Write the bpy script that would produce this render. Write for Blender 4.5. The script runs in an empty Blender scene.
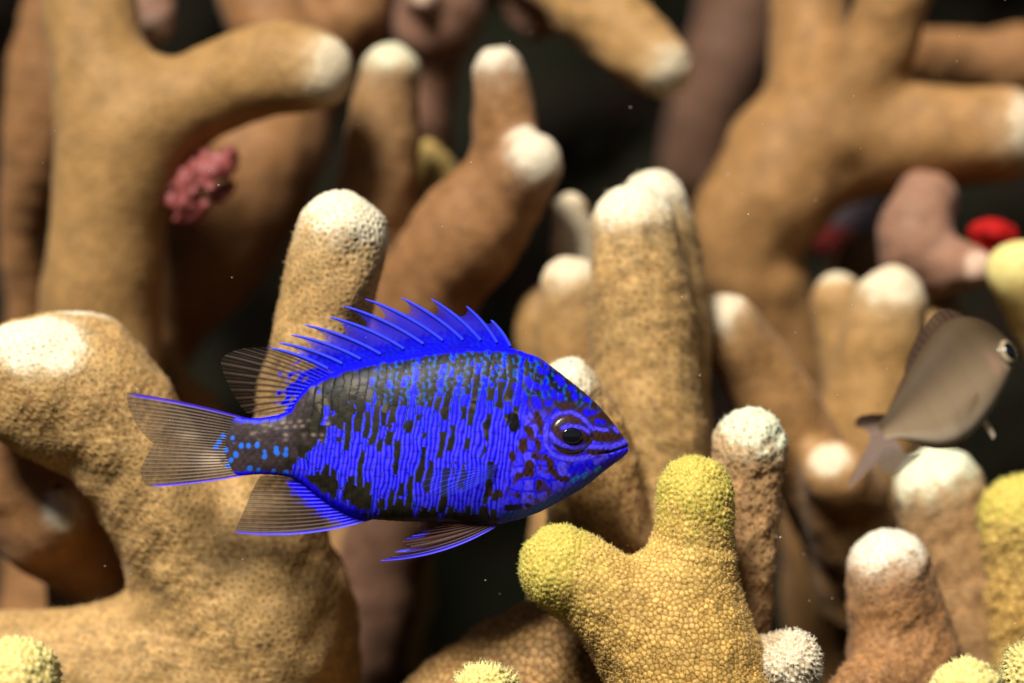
import bpy, math, random
import numpy as np
from mathutils import Vector, kdtree

random.seed(7)
rng = np.random.default_rng(7)
SC = bpy.context.scene
COL = SC.collection
R = math.radians
MM = 0.001                      # everything below is measured in millimetres

# ------------------------------------------------------------------ camera
D = 423.0                       # camera to the fish, mm
WID = 145.0                     # width of the picture at the fish, mm
cam_d = bpy.data.cameras.new("camera")
cam = bpy.data.objects.new("camera", cam_d)
COL.objects.link(cam)
cam.location = (0, -D * MM, 0)
cam.rotation_euler = (R(90), 0, 0)
cam_d.sensor_width = 36.0
cam_d.lens = 36.0 * D / WID
cam_d.clip_start = 0.01
cam_d.clip_end = 50
cam_d.dof.use_dof = True
cam_d.dof.focus_distance = (D - 4.0) * MM
cam_d.dof.aperture_fstop = 7.8
SC.camera = cam

# ------------------------------------------------------------------ light
SUN_ELEV, SUN_AZ = 47.0, -24.0   # azimuth: degrees to the left of straight behind the camera (negative = left)
wd = bpy.data.worlds.new("World")
SC.world = wd
wd.use_nodes = True
wn = wd.node_tree.nodes
sky = wn.new("ShaderNodeTexSky")
sky.sky_type = 'NISHITA'
sky.sun_disc = False
sky.sun_elevation = R(SUN_ELEV)
sky.sun_rotation = R(180 + SUN_AZ)
wd.node_tree.links.new(sky.outputs[0], wn["Background"].inputs[0])
wn["Background"].inputs[1].default_value = 0.012
sun_d = bpy.data.lights.new("sun", 'SUN')
sun_d.energy = 5.0
sun_d.angle = R(18)
sun_d.color = (1.0, 0.965, 0.9)
sun = bpy.data.objects.new("sun", sun_d)
COL.objects.link(sun)
sd = Vector((math.sin(R(SUN_AZ)) * math.cos(R(SUN_ELEV)), -math.cos(R(SUN_AZ)) * math.cos(R(SUN_ELEV)), math.sin(R(SUN_ELEV))))
sun.rotation_euler = sd.to_track_quat('Z', 'Y').to_euler()
sun.location = sd * 1.0
vs = SC.view_settings
vs.view_transform = 'Standard'
vs.look = 'None'
vs.exposure = 0.6
vs.gamma = 1.0
SC.render.engine = 'CYCLES'
SC.cycles.use_denoising = True
SC.cycles.transparent_max_bounces = 16
SC.cycles.max_bounces = 4
SC.cycles.diffuse_bounces = 2
SC.cycles.use_adaptive_sampling = True
SC.cycles.adaptive_threshold = 0.02
SC.cycles.caustics_reflective = False
SC.cycles.caustics_refractive = False

# ------------------------------------------------------------------ helpers
PX = WID / 1024.0               # mm per pixel at y = 0


def P(px, py, y=0.0):
    k = PX * (D + y) / D
    return np.array([(px - 512.0) * k, y, (341.5 - py) * k])


def rad(rp, y):
    return rp * PX * (D + y) / D


def tag(o, label=None, cat=None, group=None, kind=None):
    if label: o["label"] = label
    if cat: o["category"] = cat
    if group: o["group"] = group
    if kind: o["kind"] = kind
    return o


def empty(name, loc, label, cat, group=None):
    o = bpy.data.objects.new(name, None)
    o.empty_display_size = 0.005
    o.location = Vector(loc) * MM
    COL.objects.link(o)
    return tag(o, label, cat, group)


def mesh_obj(name, V, F, mat, parent=None, attrs=None, normals=None, smooth=True):
    """V: (n,3) mm in world space; F: (m,3|4) int array or list of tuples."""
    V = np.asarray(V, dtype=np.float64)
    off = np.zeros(3)
    if parent is not None:
        p = parent
        while p is not None:
            off = off + np.array(p.location) / MM
            p = p.parent
    me = bpy.data.meshes.new(name)
    if isinstance(F, np.ndarray):
        n, m, k = len(V), len(F), F.shape[1]
        me.vertices.add(n)
        me.vertices.foreach_set("co", ((V - off) * MM).astype(np.float32).ravel())
        me.loops.add(m * k)
        me.loops.foreach_set("vertex_index", F.astype(np.int32).ravel())
        me.polygons.add(m)
        me.polygons.foreach_set("loop_start", np.arange(0, m * k, k, dtype=np.int32))
        me.polygons.foreach_set("loop_total", np.full(m, k, dtype=np.int32))
        me.update(calc_edges=True)
        me.validate()
    else:
        me.from_pydata([tuple(v) for v in (V - off) * MM], [], F)
    me.polygons.foreach_set("use_smooth", [smooth] * len(me.polygons))
    if attrs:
        for an, arr in attrs.items():
            a = me.attributes.new(an, 'FLOAT_COLOR', 'POINT')
            a.data.foreach_set("color", np.asarray(arr, dtype=np.float32).ravel())
    me.materials.append(mat)
    if normals is not None and len(normals) == len(me.vertices):
        me.normals_split_custom_set_from_vertices(np.asarray(normals).tolist())
    o = bpy.data.objects.new(name, me)
    COL.objects.link(o)
    if parent is not None:
        o.parent = parent
    return o


def catmull(pts, n):
    pts = np.asarray(pts, float)
    if len(pts) == 2:
        t = np.linspace(0, 1, n)[:, None]
        return pts[0] * (1 - t) + pts[1] * t
    ext = np.vstack([2 * pts[0] - pts[1], pts, 2 * pts[-1] - pts[-2]])
    out = []
    per = max(2, int(math.ceil(n / (len(pts) - 1))))
    for i in range(len(pts) - 1):
        p0, p1, p2, p3 = ext[i:i + 4]
        for t in np.linspace(0, 1, per, endpoint=False):
            out.append(0.5 * ((2 * p1) + (-p0 + p2) * t + (2 * p0 - 5 * p1 + 4 * p2 - p3) * t * t + (-p0 + 3 * p1 - 3 * p2 + p3) * t ** 3))
    out.append(pts[-1])
    return np.array(out)


def wave_noise(V, wl, seed, octs=7):
    """cheap smooth noise: a sum of randomly oriented sine waves, about -1..1"""
    r = np.random.default_rng(seed)
    s = np.zeros(len(V))
    for _ in range(octs):
        d = r.normal(size=3); d /= np.linalg.norm(d)
        s += np.sin(V @ d * (2 * math.pi / (wl * r.uniform(0.7, 1.4))) + r.uniform(0, 6.28))
    return s / math.sqrt(octs) / 1.2


def sstep(a, b, x):
    t = np.clip((x - a) / (b - a), 0, 1)
    return t * t * (3 - 2 * t)


def hash2(i, j, s=0):
    h = np.sin(i * 127.1 + j * 311.7 + s * 74.7) * 43758.5453
    return h - np.floor(h)


# ------------------------------------------------------------------ materials
def nodes_of(name):
    m = bpy.data.materials.new(name)
    m.use_nodes = True
    nt = m.node_tree
    return m, nt, nt.nodes["Principled BSDF"]


def mixc(nt, fac, a, b, mode='MIX'):
    n = nt.nodes.new("ShaderNodeMix")
    n.data_type = 'RGBA'
    n.blend_type = mode
    if isinstance(fac, (int, float)): n.inputs[0].default_value = fac
    else: nt.links.new(fac, n.inputs[0])
    for k, v in ((6, a), (7, b)):
        if isinstance(v, tuple): n.inputs[k].default_value = (*v, 1) if len(v) == 3 else v
        else: nt.links.new(v, n.inputs[k])
    return n.outputs[2]


def noise(nt, scale, detail=4, rough=0.6, coord=None):
    n = nt.nodes.new("ShaderNodeTexNoise")
    n.inputs["Scale"].default_value = scale
    n.inputs["Detail"].default_value = detail
    n.inputs["Roughness"].default_value = rough
    if coord is not None: nt.links.new(coord, n.inputs["Vector"])
    return n.outputs[0]


def ramp(nt, fac, stops):
    n = nt.nodes.new("ShaderNodeValToRGB")
    els = n.color_ramp.elements
    for k, (p, c) in enumerate(stops):
        e = els[k] if k < 2 else els.new(p)
        e.position = p
        e.color = (c, c, c, 1) if isinstance(c, (int, float)) else (*c, 1)
    nt.links.new(fac, n.inputs[0])
    return n.outputs[0]


def coral_mat(name, base, base2, polyp, valley, tip, pits=0.0, rough=0.66, cups=0.25):
    """attribute coral: R = nearness to the growing tip, G = polyp relief, B = one random number per polyp"""
    m, nt, bs = nodes_of(name)
    L = nt.links
    geo = nt.nodes.new("ShaderNodeNewGeometry")
    at = nt.nodes.new("ShaderNodeAttribute"); at.attribute_name = "coral"
    sep = nt.nodes.new("ShaderNodeSeparateColor"); L.new(at.outputs["Color"], sep.inputs[0])
    n1 = ramp(nt, noise(nt, 90, 3, 0.6, geo.outputs["Position"]), [(0.35, 0.0), (0.68, 1.0)])
    n2 = noise(nt, 900, 3, 0.7, geo.outputs["Position"])
    c = mixc(nt, n1, base, base2)
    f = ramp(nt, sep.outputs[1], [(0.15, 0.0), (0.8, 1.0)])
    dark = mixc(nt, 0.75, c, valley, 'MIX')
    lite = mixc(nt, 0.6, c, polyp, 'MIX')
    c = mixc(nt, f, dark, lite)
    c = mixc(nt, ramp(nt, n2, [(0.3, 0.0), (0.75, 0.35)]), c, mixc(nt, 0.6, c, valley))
    wv = nt.nodes.new("ShaderNodeTexNoise"); wv.inputs["Scale"].default_value = 300
    L.new(geo.outputs["Position"], wv.inputs["Vector"])
    wmix = mixc(nt, 0.004, geo.outputs["Position"], wv.outputs["Color"])
    vs_ = nt.nodes.new("ShaderNodeTexVoronoi"); vs_.inputs["Scale"].default_value = 900; vs_.inputs["Randomness"].default_value = 0.8
    L.new(wmix, vs_.inputs["Vector"])
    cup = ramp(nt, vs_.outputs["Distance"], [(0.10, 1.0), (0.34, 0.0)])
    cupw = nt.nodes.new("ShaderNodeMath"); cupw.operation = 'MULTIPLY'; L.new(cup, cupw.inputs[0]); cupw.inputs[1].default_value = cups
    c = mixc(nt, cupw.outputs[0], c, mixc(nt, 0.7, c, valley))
    n3 = ramp(nt, noise(nt, 2300, 2, 0.7, geo.outputs["Position"]), [(0.3, 0.72), (0.7, 1.12)])
    c = mixc(nt, 1.0, c, n3, 'MULTIPLY')
    n4 = ramp(nt, noise(nt, 270, 3, 0.65, geo.outputs["Position"]), [(0.3, 0.74), (0.7, 1.14)])
    c = mixc(nt, 1.0, c, n4, 'MULTIPLY')
    # random polyp tone
    rn = ramp(nt, sep.outputs[2], [(0.0, 0.78), (1.0, 1.08)])
    c = mixc(nt, 1.0, c, rn, 'MULTIPLY')
    tw = nt.nodes.new("ShaderNodeMath"); tw.operation = 'MULTIPLY_ADD'
    nb = noise(nt, 330, 2, 0.6, geo.outputs["Position"])
    na = nt.nodes.new("ShaderNodeMath"); na.operation = 'ADD'; L.new(n2, na.inputs[0]); L.new(nb, na.inputs[1])
    L.new(na.outputs[0], tw.inputs[0]); tw.inputs[1].default_value = 0.55
    ts = nt.nodes.new("ShaderNodeMath"); ts.operation = 'MULTIPLY_ADD'; L.new(sep.outputs[0], ts.inputs[0]); ts.inputs[1].default_value = 1.02; ts.inputs[2].default_value = -0.30
    L.new(ts.outputs[0], tw.inputs[2])
    tf = ramp(nt, tw.outputs[0], [(0.2, 0.0), (0.6, 0.2), (0.85, 0.52), (1.0, 0.88)])
    tmid = mixc(nt, 0.75, tip, polyp)
    tcol = mixc(nt, ramp(nt, tf, [(0.25, 0.0), (0.9, 1.0)]), tmid, tip)
    tcol = mixc(nt, f, mixc(nt, 0.65, tcol, base), tcol)
    tcol = mixc(nt, cupw.outputs[0], tcol, mixc(nt, 0.8, tcol, base))
    tcol = mixc(nt, 1.0, tcol, n3, 'MULTIPLY')
    c = mixc(nt, tf, c, tcol)
    L.new(c, bs.inputs["Base Color"])
    bs.inputs["Roughness"].default_value = rough
    bs.inputs["Specular IOR Level"].default_value = 0.22
    bs.inputs["Sheen Weight"].default_value = 0.05
    bs.inputs["Sheen Roughness"].default_value = 0.5
    vb = nt.nodes.new("ShaderNodeTexVoronoi"); vb.inputs["Scale"].default_value = 1900
    L.new(geo.outputs["Position"], vb.inputs["Vector"])
    b1 = nt.nodes.new("ShaderNodeBump"); b1.inputs["Strength"].default_value = 0.45; b1.inputs["Distance"].default_value = 0.00012
    L.new(vb.outputs["Distance"], b1.inputs["Height"])
    b1.invert = True
    if pits:
        v2 = nt.nodes.new("ShaderNodeTexVoronoi"); v2.inputs["Scale"].default_value = 1000
        L.new(wmix, v2.inputs["Vector"]); v2.inputs["Randomness"].default_value = 0.8
        b2 = nt.nodes.new("ShaderNodeBump"); b2.inputs["Strength"].default_value = pits; b2.inputs["Distance"].default_value = 0.0004
        L.new(v2.outputs["Distance"], b2.inputs["Height"])
        L.new(b1.outputs[0], b2.inputs["Normal"])
        L.new(b2.outputs[0], bs.inputs["Normal"])
    else:
        L.new(b1.outputs[0], bs.inputs["Normal"])
    return m


CREAM = (0.80, 0.73, 0.53)
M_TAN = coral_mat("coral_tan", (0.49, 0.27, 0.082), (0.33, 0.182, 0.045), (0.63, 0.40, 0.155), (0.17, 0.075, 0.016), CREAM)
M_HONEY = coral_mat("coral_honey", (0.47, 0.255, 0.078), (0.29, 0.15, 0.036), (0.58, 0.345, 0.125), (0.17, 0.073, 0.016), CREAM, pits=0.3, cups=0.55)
M_BROWN = coral_mat("coral_brown", (0.37, 0.168, 0.056), (0.23, 0.10, 0.028), (0.44, 0.22, 0.08), (0.13, 0.048, 0.013), (0.80, 0.76, 0.58), pits=0.3, cups=0.55)  # brown coral; on the far colonies it also stands in for light falloff
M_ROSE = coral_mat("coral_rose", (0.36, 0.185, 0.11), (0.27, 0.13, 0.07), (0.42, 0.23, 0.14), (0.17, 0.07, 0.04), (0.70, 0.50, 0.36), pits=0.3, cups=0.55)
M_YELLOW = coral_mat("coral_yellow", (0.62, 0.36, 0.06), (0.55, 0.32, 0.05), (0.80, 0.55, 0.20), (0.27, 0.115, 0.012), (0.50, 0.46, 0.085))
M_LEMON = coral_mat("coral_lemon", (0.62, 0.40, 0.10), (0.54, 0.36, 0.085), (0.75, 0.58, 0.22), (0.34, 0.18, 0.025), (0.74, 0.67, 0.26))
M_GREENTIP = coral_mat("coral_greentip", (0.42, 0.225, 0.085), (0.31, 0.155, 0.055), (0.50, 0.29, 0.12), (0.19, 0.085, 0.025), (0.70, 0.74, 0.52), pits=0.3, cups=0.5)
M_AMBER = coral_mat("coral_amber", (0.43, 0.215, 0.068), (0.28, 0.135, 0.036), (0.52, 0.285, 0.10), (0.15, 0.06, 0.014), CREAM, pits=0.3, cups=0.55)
M_SHADED = coral_mat("coral_shaded", (0.17, 0.085, 0.045), (0.11, 0.052, 0.03), (0.20, 0.10, 0.055), (0.07, 0.03, 0.016), (0.3, 0.2, 0.15), pits=0.3, cups=0.55)  # brown coral with the dimness of unlit depth put into its colour
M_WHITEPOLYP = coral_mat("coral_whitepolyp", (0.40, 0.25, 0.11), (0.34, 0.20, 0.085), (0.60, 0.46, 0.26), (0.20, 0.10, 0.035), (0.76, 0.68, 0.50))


def rock_mat():
    m, nt, bs = nodes_of("reef_rock")
    L = nt.links
    geo = nt.nodes.new("ShaderNodeNewGeometry")
    a = ramp(nt, noise(nt, 22, 4, 0.6, geo.outputs["Position"]), [(0.4, 0.0), (0.62, 1.0)])
    b = ramp(nt, noise(nt, 31, 4, 0.6, geo.outputs["Position"]), [(0.52, 0.0), (0.7, 1.0)])
    c = mixc(nt, a, (0.007, 0.005, 0.0025), (0.005, 0.006, 0.002))  # near black base stands in for the light falling off behind the corals
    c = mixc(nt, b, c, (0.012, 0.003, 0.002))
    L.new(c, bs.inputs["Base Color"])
    bs.inputs["Roughness"].default_value = 0.95
    bs.inputs["Specular IOR Level"].default_value = 0.1
    bp = nt.nodes.new("ShaderNodeBump"); bp.inputs["Strength"].default_value = 0.6; bp.inputs["Distance"].default_value = 0.004
    L.new(noise(nt, 120, 6, 0.65, geo.outputs["Position"]), bp.inputs["Height"])
    L.new(bp.outputs[0], bs.inputs["Normal"])
    return m


M_ROCK = rock_mat()


def skin_mat(name, rough=0.4, spec=0.3, fin=False, transl=0.3, coat=0.0):
    m, nt, bs = nodes_of(name)
    L = nt.links
    at = nt.nodes.new("ShaderNodeAttribute"); at.attribute_name = "paint"
    L.new(at.outputs["Color"], bs.inputs["Base Color"])
    bs.inputs["Roughness"].default_value = rough
    bs.inputs["Specular IOR Level"].default_value = spec
    bs.inputs["Coat Weight"].default_value = coat
    bs.inputs["Coat Roughness"].default_value = 0.15
    geo = nt.nodes.new("ShaderNodeNewGeometry")
    bp = nt.nodes.new("ShaderNodeBump"); bp.inputs["Strength"].default_value = 0.25; bp.inputs["Distance"].default_value = 0.00008
    L.new(noise(nt, 2600, 3, 0.6, geo.outputs["Position"]), bp.inputs["Height"])
    L.new(bp.outputs[0], bs.inputs["Normal"])
    if fin:
        out = nt.nodes["Material Output"]
        tl = nt.nodes.new("ShaderNodeBsdfTranslucent"); L.new(at.outputs["Color"], tl.inputs[0])
        mx = nt.nodes.new("ShaderNodeMixShader"); mx.inputs[0].default_value = transl
        L.new(bs.outputs[0], mx.inputs[1]); L.new(tl.outputs[0], mx.inputs[2])
        tr = nt.nodes.new("ShaderNodeBsdfTransparent")
        m2 = nt.nodes.new("ShaderNodeMixShader")
        L.new(at.outputs["Alpha"], m2.inputs[0]); L.new(tr.outputs[0], m2.inputs[1]); L.new(mx.outputs[0], m2.inputs[2])
        L.new(m2.outputs[0], out.inputs["Surface"])
    return m


M_SKIN = skin_mat("damsel_skin", 0.45, 0.15)
M_FIN = skin_mat("damsel_fin", 0.45, 0.25, fin=True)
M_SKIN2 = skin_mat("grey_damsel_skin", 0.6, 0.1)
M_FIN2 = skin_mat("grey_damsel_fin", 0.5, 0.2, fin=True, transl=0.4)


def plain_mat(name, col, rough=0.5, spec=0.5, ns=400, var=0.35, coat=0.0):
    m, nt, bs = nodes_of(name)
    geo = nt.nodes.new("ShaderNodeNewGeometry")
    n = noise(nt, ns, 4, 0.6, geo.outputs["Position"])
    c = mixc(nt, n, tuple(x * (1 - var) for x in col), tuple(min(1, x * (1 + var)) for x in col))
    nt.links.new(c, bs.inputs["Base Color"])
    bs.inputs["Roughness"].default_value = rough
    bs.inputs["Specular IOR Level"].default_value = spec
    bs.inputs["Coat Weight"].default_value = coat
    return m


M_PUPIL = plain_mat("pupil_black", (0.004, 0.004, 0.006), 0.08, 0.6, coat=0.6)
M_SPINE = plain_mat("spine_blue", (0.03, 0.05, 0.88), 0.4, 0.3, 900, 0.25)
M_PINK = plain_mat("sponge_pink", (0.21, 0.05, 0.043), 0.5, 0.3, 260, 0.5)
M_RED = plain_mat("sponge_red", (0.34, 0.006, 0.005), 0.8, 0.15, 200, 0.5)
M_RED_SHADED = plain_mat("sponge_red_shaded", (0.12, 0.010, 0.008), 0.8, 0.15, 200, 0.5)  # darker copy of the red sponge, shade put into the colour
M_MAUVE = plain_mat("sponge_mauve", (0.10, 0.075, 0.085), 0.6, 0.3, 200, 0.3)
M_SNOW = plain_mat("marine_snow", (0.8, 0.78, 0.68), 0.7, 0.2, 500, 0.1)


# ------------------------------------------------------------------ surface nets
def surface_nets(F, org, h):
    ins = F < 0
    nx, ny, nz = F.shape
    cnt = np.zeros((nx - 1, ny - 1, nz - 1), np.int8)
    for dx in (0, 1):
        for dy in (0, 1):
            for dz in (0, 1):
                cnt += ins[dx:nx - 1 + dx, dy:ny - 1 + dy, dz:nz - 1 + dz]
    act = (cnt > 0) & (cnt < 8)
    idx = np.full(act.shape, -1, np.int32)
    C = np.argwhere(act)
    idx[act] = np.arange(len(C))
    acc = np.zeros((len(C), 3)); num = np.zeros(len(C))
    corners = [(a, b, c) for a in (0, 1) for b in (0, 1) for c in (0, 1)]
    val = {q: F[C[:, 0] + q[0], C[:, 1] + q[1], C[:, 2] + q[2]] for q in corners}
    for q in corners:
        for ax in range(3):
            if q[ax] == 0:
                q2 = tuple(1 if k == ax else q[k] for k in range(3))
                a, b = val[q], val[q2]
                m = (a < 0) != (b < 0)
                t = np.where(m, a / np.where(m, a - b, 1), 0)
                p = np.array(q, float)[None, :] * m[:, None]
                p[:, ax] += t * m
                acc += p; num += m
    V = (C + acc / num[:, None]) * h + org
    Q = []
    for ax in range(3):
        s1 = [slice(None)] * 3; s2 = [slice(None)] * 3
        s1[ax] = slice(0, -1); s2[ax] = slice(1, None)
        a = ins[tuple(s1)]; b = ins[tuple(s2)]
        E = np.argwhere(a != b)
        o1, o2 = [(1, 2), (2, 0), (0, 1)][ax]
        ok = (E[:, o1] > 0) & (E[:, o2] > 0) & (E[:, o1] < F.shape[o1] - 1) & (E[:, o2] < F.shape[o2] - 1)
        E = E[ok]
        flip = ~a[tuple(E.T)]
        d1 = np.zeros(3, int); d1[o1] = 1
        d2 = np.zeros(3, int); d2[o2] = 1
        q = np.stack([idx[tuple((E - d1 - d2).T)], idx[tuple((E - d2).T)], idx[tuple(E.T)], idx[tuple((E - d1).T)]], 1)
        q[flip] = q[flip][:, ::-1]
        Q.append(q)
    Q = np.vstack(Q)
    return V, Q


def vnormals(V, Q):
    n = np.cross(V[Q[:, 2]] - V[Q[:, 0]], V[Q[:, 3]] - V[Q[:, 1]])
    N = np.zeros_like(V)
    for k in range(4):
        for c in range(3):
            N[:, c] += np.bincount(Q[:, k], n[:, c], len(V))
    return N / np.maximum(np.linalg.norm(N, axis=1, keepdims=True), 1e-12)


def relax(V, Q, it):
    E = np.vstack([Q[:, [0, 1]], Q[:, [1, 2]], Q[:, [2, 3]], Q[:, [3, 0]]])
    deg = np.bincount(E[:, 0], minlength=len(V)) + np.bincount(E[:, 1], minlength=len(V))
    for _ in range(it):
        A = np.zeros_like(V)
        for c in range(3):
            A[:, c] = np.bincount(E[:, 0], V[E[:, 1], c], len(V)) + np.bincount(E[:, 1], V[E[:, 0], c], len(V))
        V = V * 0.5 + 0.5 * A / np.maximum(deg, 1)[:, None]
    return V


def poisson(V, sp, r):
    """blue-noise pick of vertices about sp apart"""
    order = r.permutation(len(V))
    if len(order) > 60000: order = order[:60000]
    cells = {}
    keep = []
    s2 = sp * sp
    K = np.floor(V / sp).astype(int)
    for i in order:
        x, y, z = V[i]; a, b, c = K[i]
        good = True
        for da in (-1, 0, 1):
            for db in (-1, 0, 1):
                for dc in (-1, 0, 1):
                    for (u, v, w) in cells.get((a + da, b + db, c + dc), ()):
                        if (x - u) ** 2 + (y - v) ** 2 + (z - w) ** 2 < s2:
                            good = False; break
                    if not good: break
                if not good: break
            if not good: break
        if good:
            cells.setdefault((a, b, c), []).append((x, y, z)); keep.append(i)
    return np.array(keep)


FLOOR = lambda y: -68.0 + 0.06 * y


def floor_pt(px, rp, y):
    """a branch foot on the reef floor below pixel column px"""
    k = PX * (D + y) / D
    return ((px - 512) * k, y, FLOOR(y) - 2, rp * k)


def coral(label, mat, branches, vox=0.5, polyps=None, blend=3.0, lump=0.35, seed=1, group='finger corals of the reef', tent=0.0):
    """branches: list of (points, tip_len) where points run foot -> tip as (px, py, radius_px, y_mm) or ready 4-tuples in mm
    marked ('F', px, r, y) for a foot on the reef floor or ('W', px, py, r, y) -> as pixel point. tip_len in mm, 0 = no pale tip."""
    r = np.random.default_rng(seed)
    B = []
    for pts, tl in branches:
        q = []
        for p in pts:
            if p[0] == 'F': q.append(floor_pt(*p[1:]))
            else:
                c = P(p[0], p[1], p[3]); q.append((c[0], c[1], c[2], rad(p[2], p[3])))
        if len(q) > 2 and np.linalg.norm(np.array(q[-1][:3]) - np.array(q[-2][:3])) < 0.75 * q[-1][3]: q.pop(-2)
        L = np.sum(np.linalg.norm(np.diff(np.array(q)[:, :3], axis=0), axis=1))
        rm = np.mean([k[3] for k in q])
        s = catmull(q, max(7, int(L / (rm * 0.36))))
        B.append((s, tl))
    allp = np.vstack([b[0] for b in B])
    rmax = allp[:, 3].max()
    lo = (allp[:, :3] - allp[:, 3:4]).min(0) - 3 * vox - 1.0
    hi = (allp[:, :3] + allp[:, 3:4]).max(0) + 3 * vox + 1.0
    lo[2] = max(lo[2], FLOOR(lo[1]) - 5)
    n = np.ceil((hi - lo) / vox).astype(int) + 1
    F = np.full(tuple(n), 50.0, np.float32)
    ax = [lo[k] + vox * np.arange(n[k]) for k in range(3)]
    for s, tl in B:
        bl = (s[:, :3] - s[:, 3:4]).min(0) - blend - 2 * vox; bh = (s[:, :3] + s[:, 3:4]).max(0) + blend + 2 * vox
        i0 = np.clip(((bl - lo) / vox).astype(int), 0, n); i1 = np.clip(((bh - lo) / vox).astype(int) + 2, 0, n)
        G = np.full(tuple(i1 - i0), 50.0, np.float32)
        for a, b in zip(s[:-1], s[1:]):
            m = max(a[3], b[3]) + blend + vox
            j0 = np.clip(((np.minimum(a[:3], b[:3]) - m - lo) / vox).astype(int), i0, i1)
            j1 = np.clip(((np.maximum(a[:3], b[:3]) + m - lo) / vox).astype(int) + 2, i0, i1)
            if np.any(j1 <= j0): continue
            f4 = np.float32
            X = (ax[0][j0[0]:j1[0], None, None] - a[0]).astype(f4)
            Y = (ax[1][None, j0[1]:j1[1], None] - a[1]).astype(f4)
            Z = (ax[2][None, None, j0[2]:j1[2]] - a[2]).astype(f4)
            d = b[:3] - a[:3]; dd = max(d @ d, 1e-9)
            xd, yd, zd = X * f4(d[0] / dd), Y * f4(d[1] / dd), Z * f4(d[2] / dd)
            t = (xd + yd) + zd
            e = (X * X + Y * Y) + Z * Z
            tc = np.clip(t, 0, 1)
            e += f4(dd) * tc * (tc - 2 * t)
            np.maximum(e, 0, out=e); np.sqrt(e, out=e)
            e -= f4(a[3]); e -= tc * f4(b[3] - a[3])
            g = G[tuple(slice(j0[k] - i0[k], j1[k] - i0[k]) for k in range(3))]
            np.minimum(g, e, out=g)
        f = F[tuple(slice(i0[k], i1[k]) for k in range(3))]
        hh = np.maximum(blend - np.abs(f - G), 0) / blend
        f[...] = np.minimum(f, G) - hh * hh * blend * 0.25
    V, Q = surface_nets(F, lo, vox)
    V = relax(V, Q, 8 if vox >= 0.5 else 5)
    N = vnormals(V, Q)
    # uneven growth
    V = V + N * (lump * wave_noise(V, rmax * 1.5, seed) + 0.45 * lump * wave_noise(V, rmax * 0.6, seed + 5) + (0.35 if vox < 0.5 else 0.12) * lump * wave_noise(V, rmax * 0.28, seed + 6))[:, None]
    # nearest branch and distance from its tip
    best = np.full(len(V), 1e9); lab = np.zeros(len(V), int); tipf = np.zeros(len(V)); intip = np.zeros(len(V), bool)
    for bi, (s, tl) in enumerate(B):
        dmin = np.full(len(V), 1e9); arg = np.zeros(len(V), int)
        for c0 in range(0, len(V), 40000):
            vv = V[c0:c0 + 40000]
            dm = np.sqrt(np.maximum((vv ** 2).sum(1)[:, None] - 2 * vv @ s[:, :3].T + (s[:, :3] ** 2).sum(1)[None], 0)) - s[None, :, 3]
            arg[c0:c0 + 40000] = dm.argmin(1); dmin[c0:c0 + 40000] = dm.min(1)
        better = dmin < best
        best[better] = dmin[better]; lab[better] = bi
        if tl > 0:
            e = s[-1, :3]; dirn = s[-1, :3] - s[-4, :3]; dirn /= np.linalg.norm(dirn)
            along = (V - e) @ dirn                                     # 0 at the last centre, +r at the very tip
            tw = tl * 2.3
            x = np.clip((along - (s[-1, 3] - tw)) / tw, 0, 1)
            near = np.linalg.norm(V - e, axis=1) < s[-1, 3] + tw + 1.0
            tipf = np.maximum(tipf, np.where(near, x, 0) * (1 - sstep(0.2, 2.2, dmin - best)))
    at = np.zeros((len(V), 4)); at[:, 0] = tipf; at[:, 1] = 0.5; at[:, 2] = 0.5; at[:, 3] = 1
    if polyps:
        sp, amp, style = polyps
        N = vnormals(V, Q)
        sc_ = (D + V[:, 1]) / D
        seen = (np.abs(V[:, 0]) < 80 * sc_) & (np.abs(V[:, 2]) < 56 * sc_) & (N[:, 1] < 0.35)
        si = np.flatnonzero(seen)
        keep = si[poisson(V[si], sp * 0.8, r)]
        kd = kdtree.KDTree(len(keep))
        for k, i in enumerate(keep): kd.insert(V[i], k)
        kd.balance()
        dist = np.full(len(V), sp * 0.6); own = np.zeros(len(V), int); d2 = np.full(len(V), sp * 0.9)
        fn = kd.find_n
        for i, v in zip(si.tolist(), V[si].tolist()):
            res = fn(v, 2)
            dist[i] = res[0][2]; own[i] = res[0][1]; d2[i] = res[1][2] if len(res) > 1 else 9
        x = dist / sp
        edge = (d2 - dist) / sp
        rr = r.random(len(keep))[own]
        size = 0.85 + 0.3 * rr
        if style == 'pit':      # a low ring round a small mouth
            h = np.exp(-((x / size - 0.36) / 0.14) ** 2) - 0.9 * np.exp(-(x / size / 0.2) ** 2)
            g = np.clip(0.62 + 0.35 * np.exp(-((x / size - 0.38) / 0.16) ** 2) - 0.75 * np.exp(-(x / size / 0.19) ** 2), 0, 1)
        elif style == 'bump':   # a round polyp in a net of grooves
            dm = np.exp(-(x / (0.36 * size)) ** 2.6) * sstep(-0.05, 0.3, edge)
            h = 1.5 * dm * (0.7 + 0.6 * rr) - 0.6 * np.exp(-(x / 0.13) ** 2)
            g = np.clip(sstep(0.04, 0.5, edge) * (0.75 + 0.35 * rr) * (1.0 - 0.45 * np.exp(-(x / 0.14) ** 2)), 0, 1)
        else:                   # 'spike': upright lips of open polyps
            h = 2.2 * np.exp(-(x / 0.3) ** 2) * (0.5 + rr)
            g = np.clip(0.15 + 0.85 * np.exp(-(x / 0.36) ** 2), 0, 1)
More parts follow.
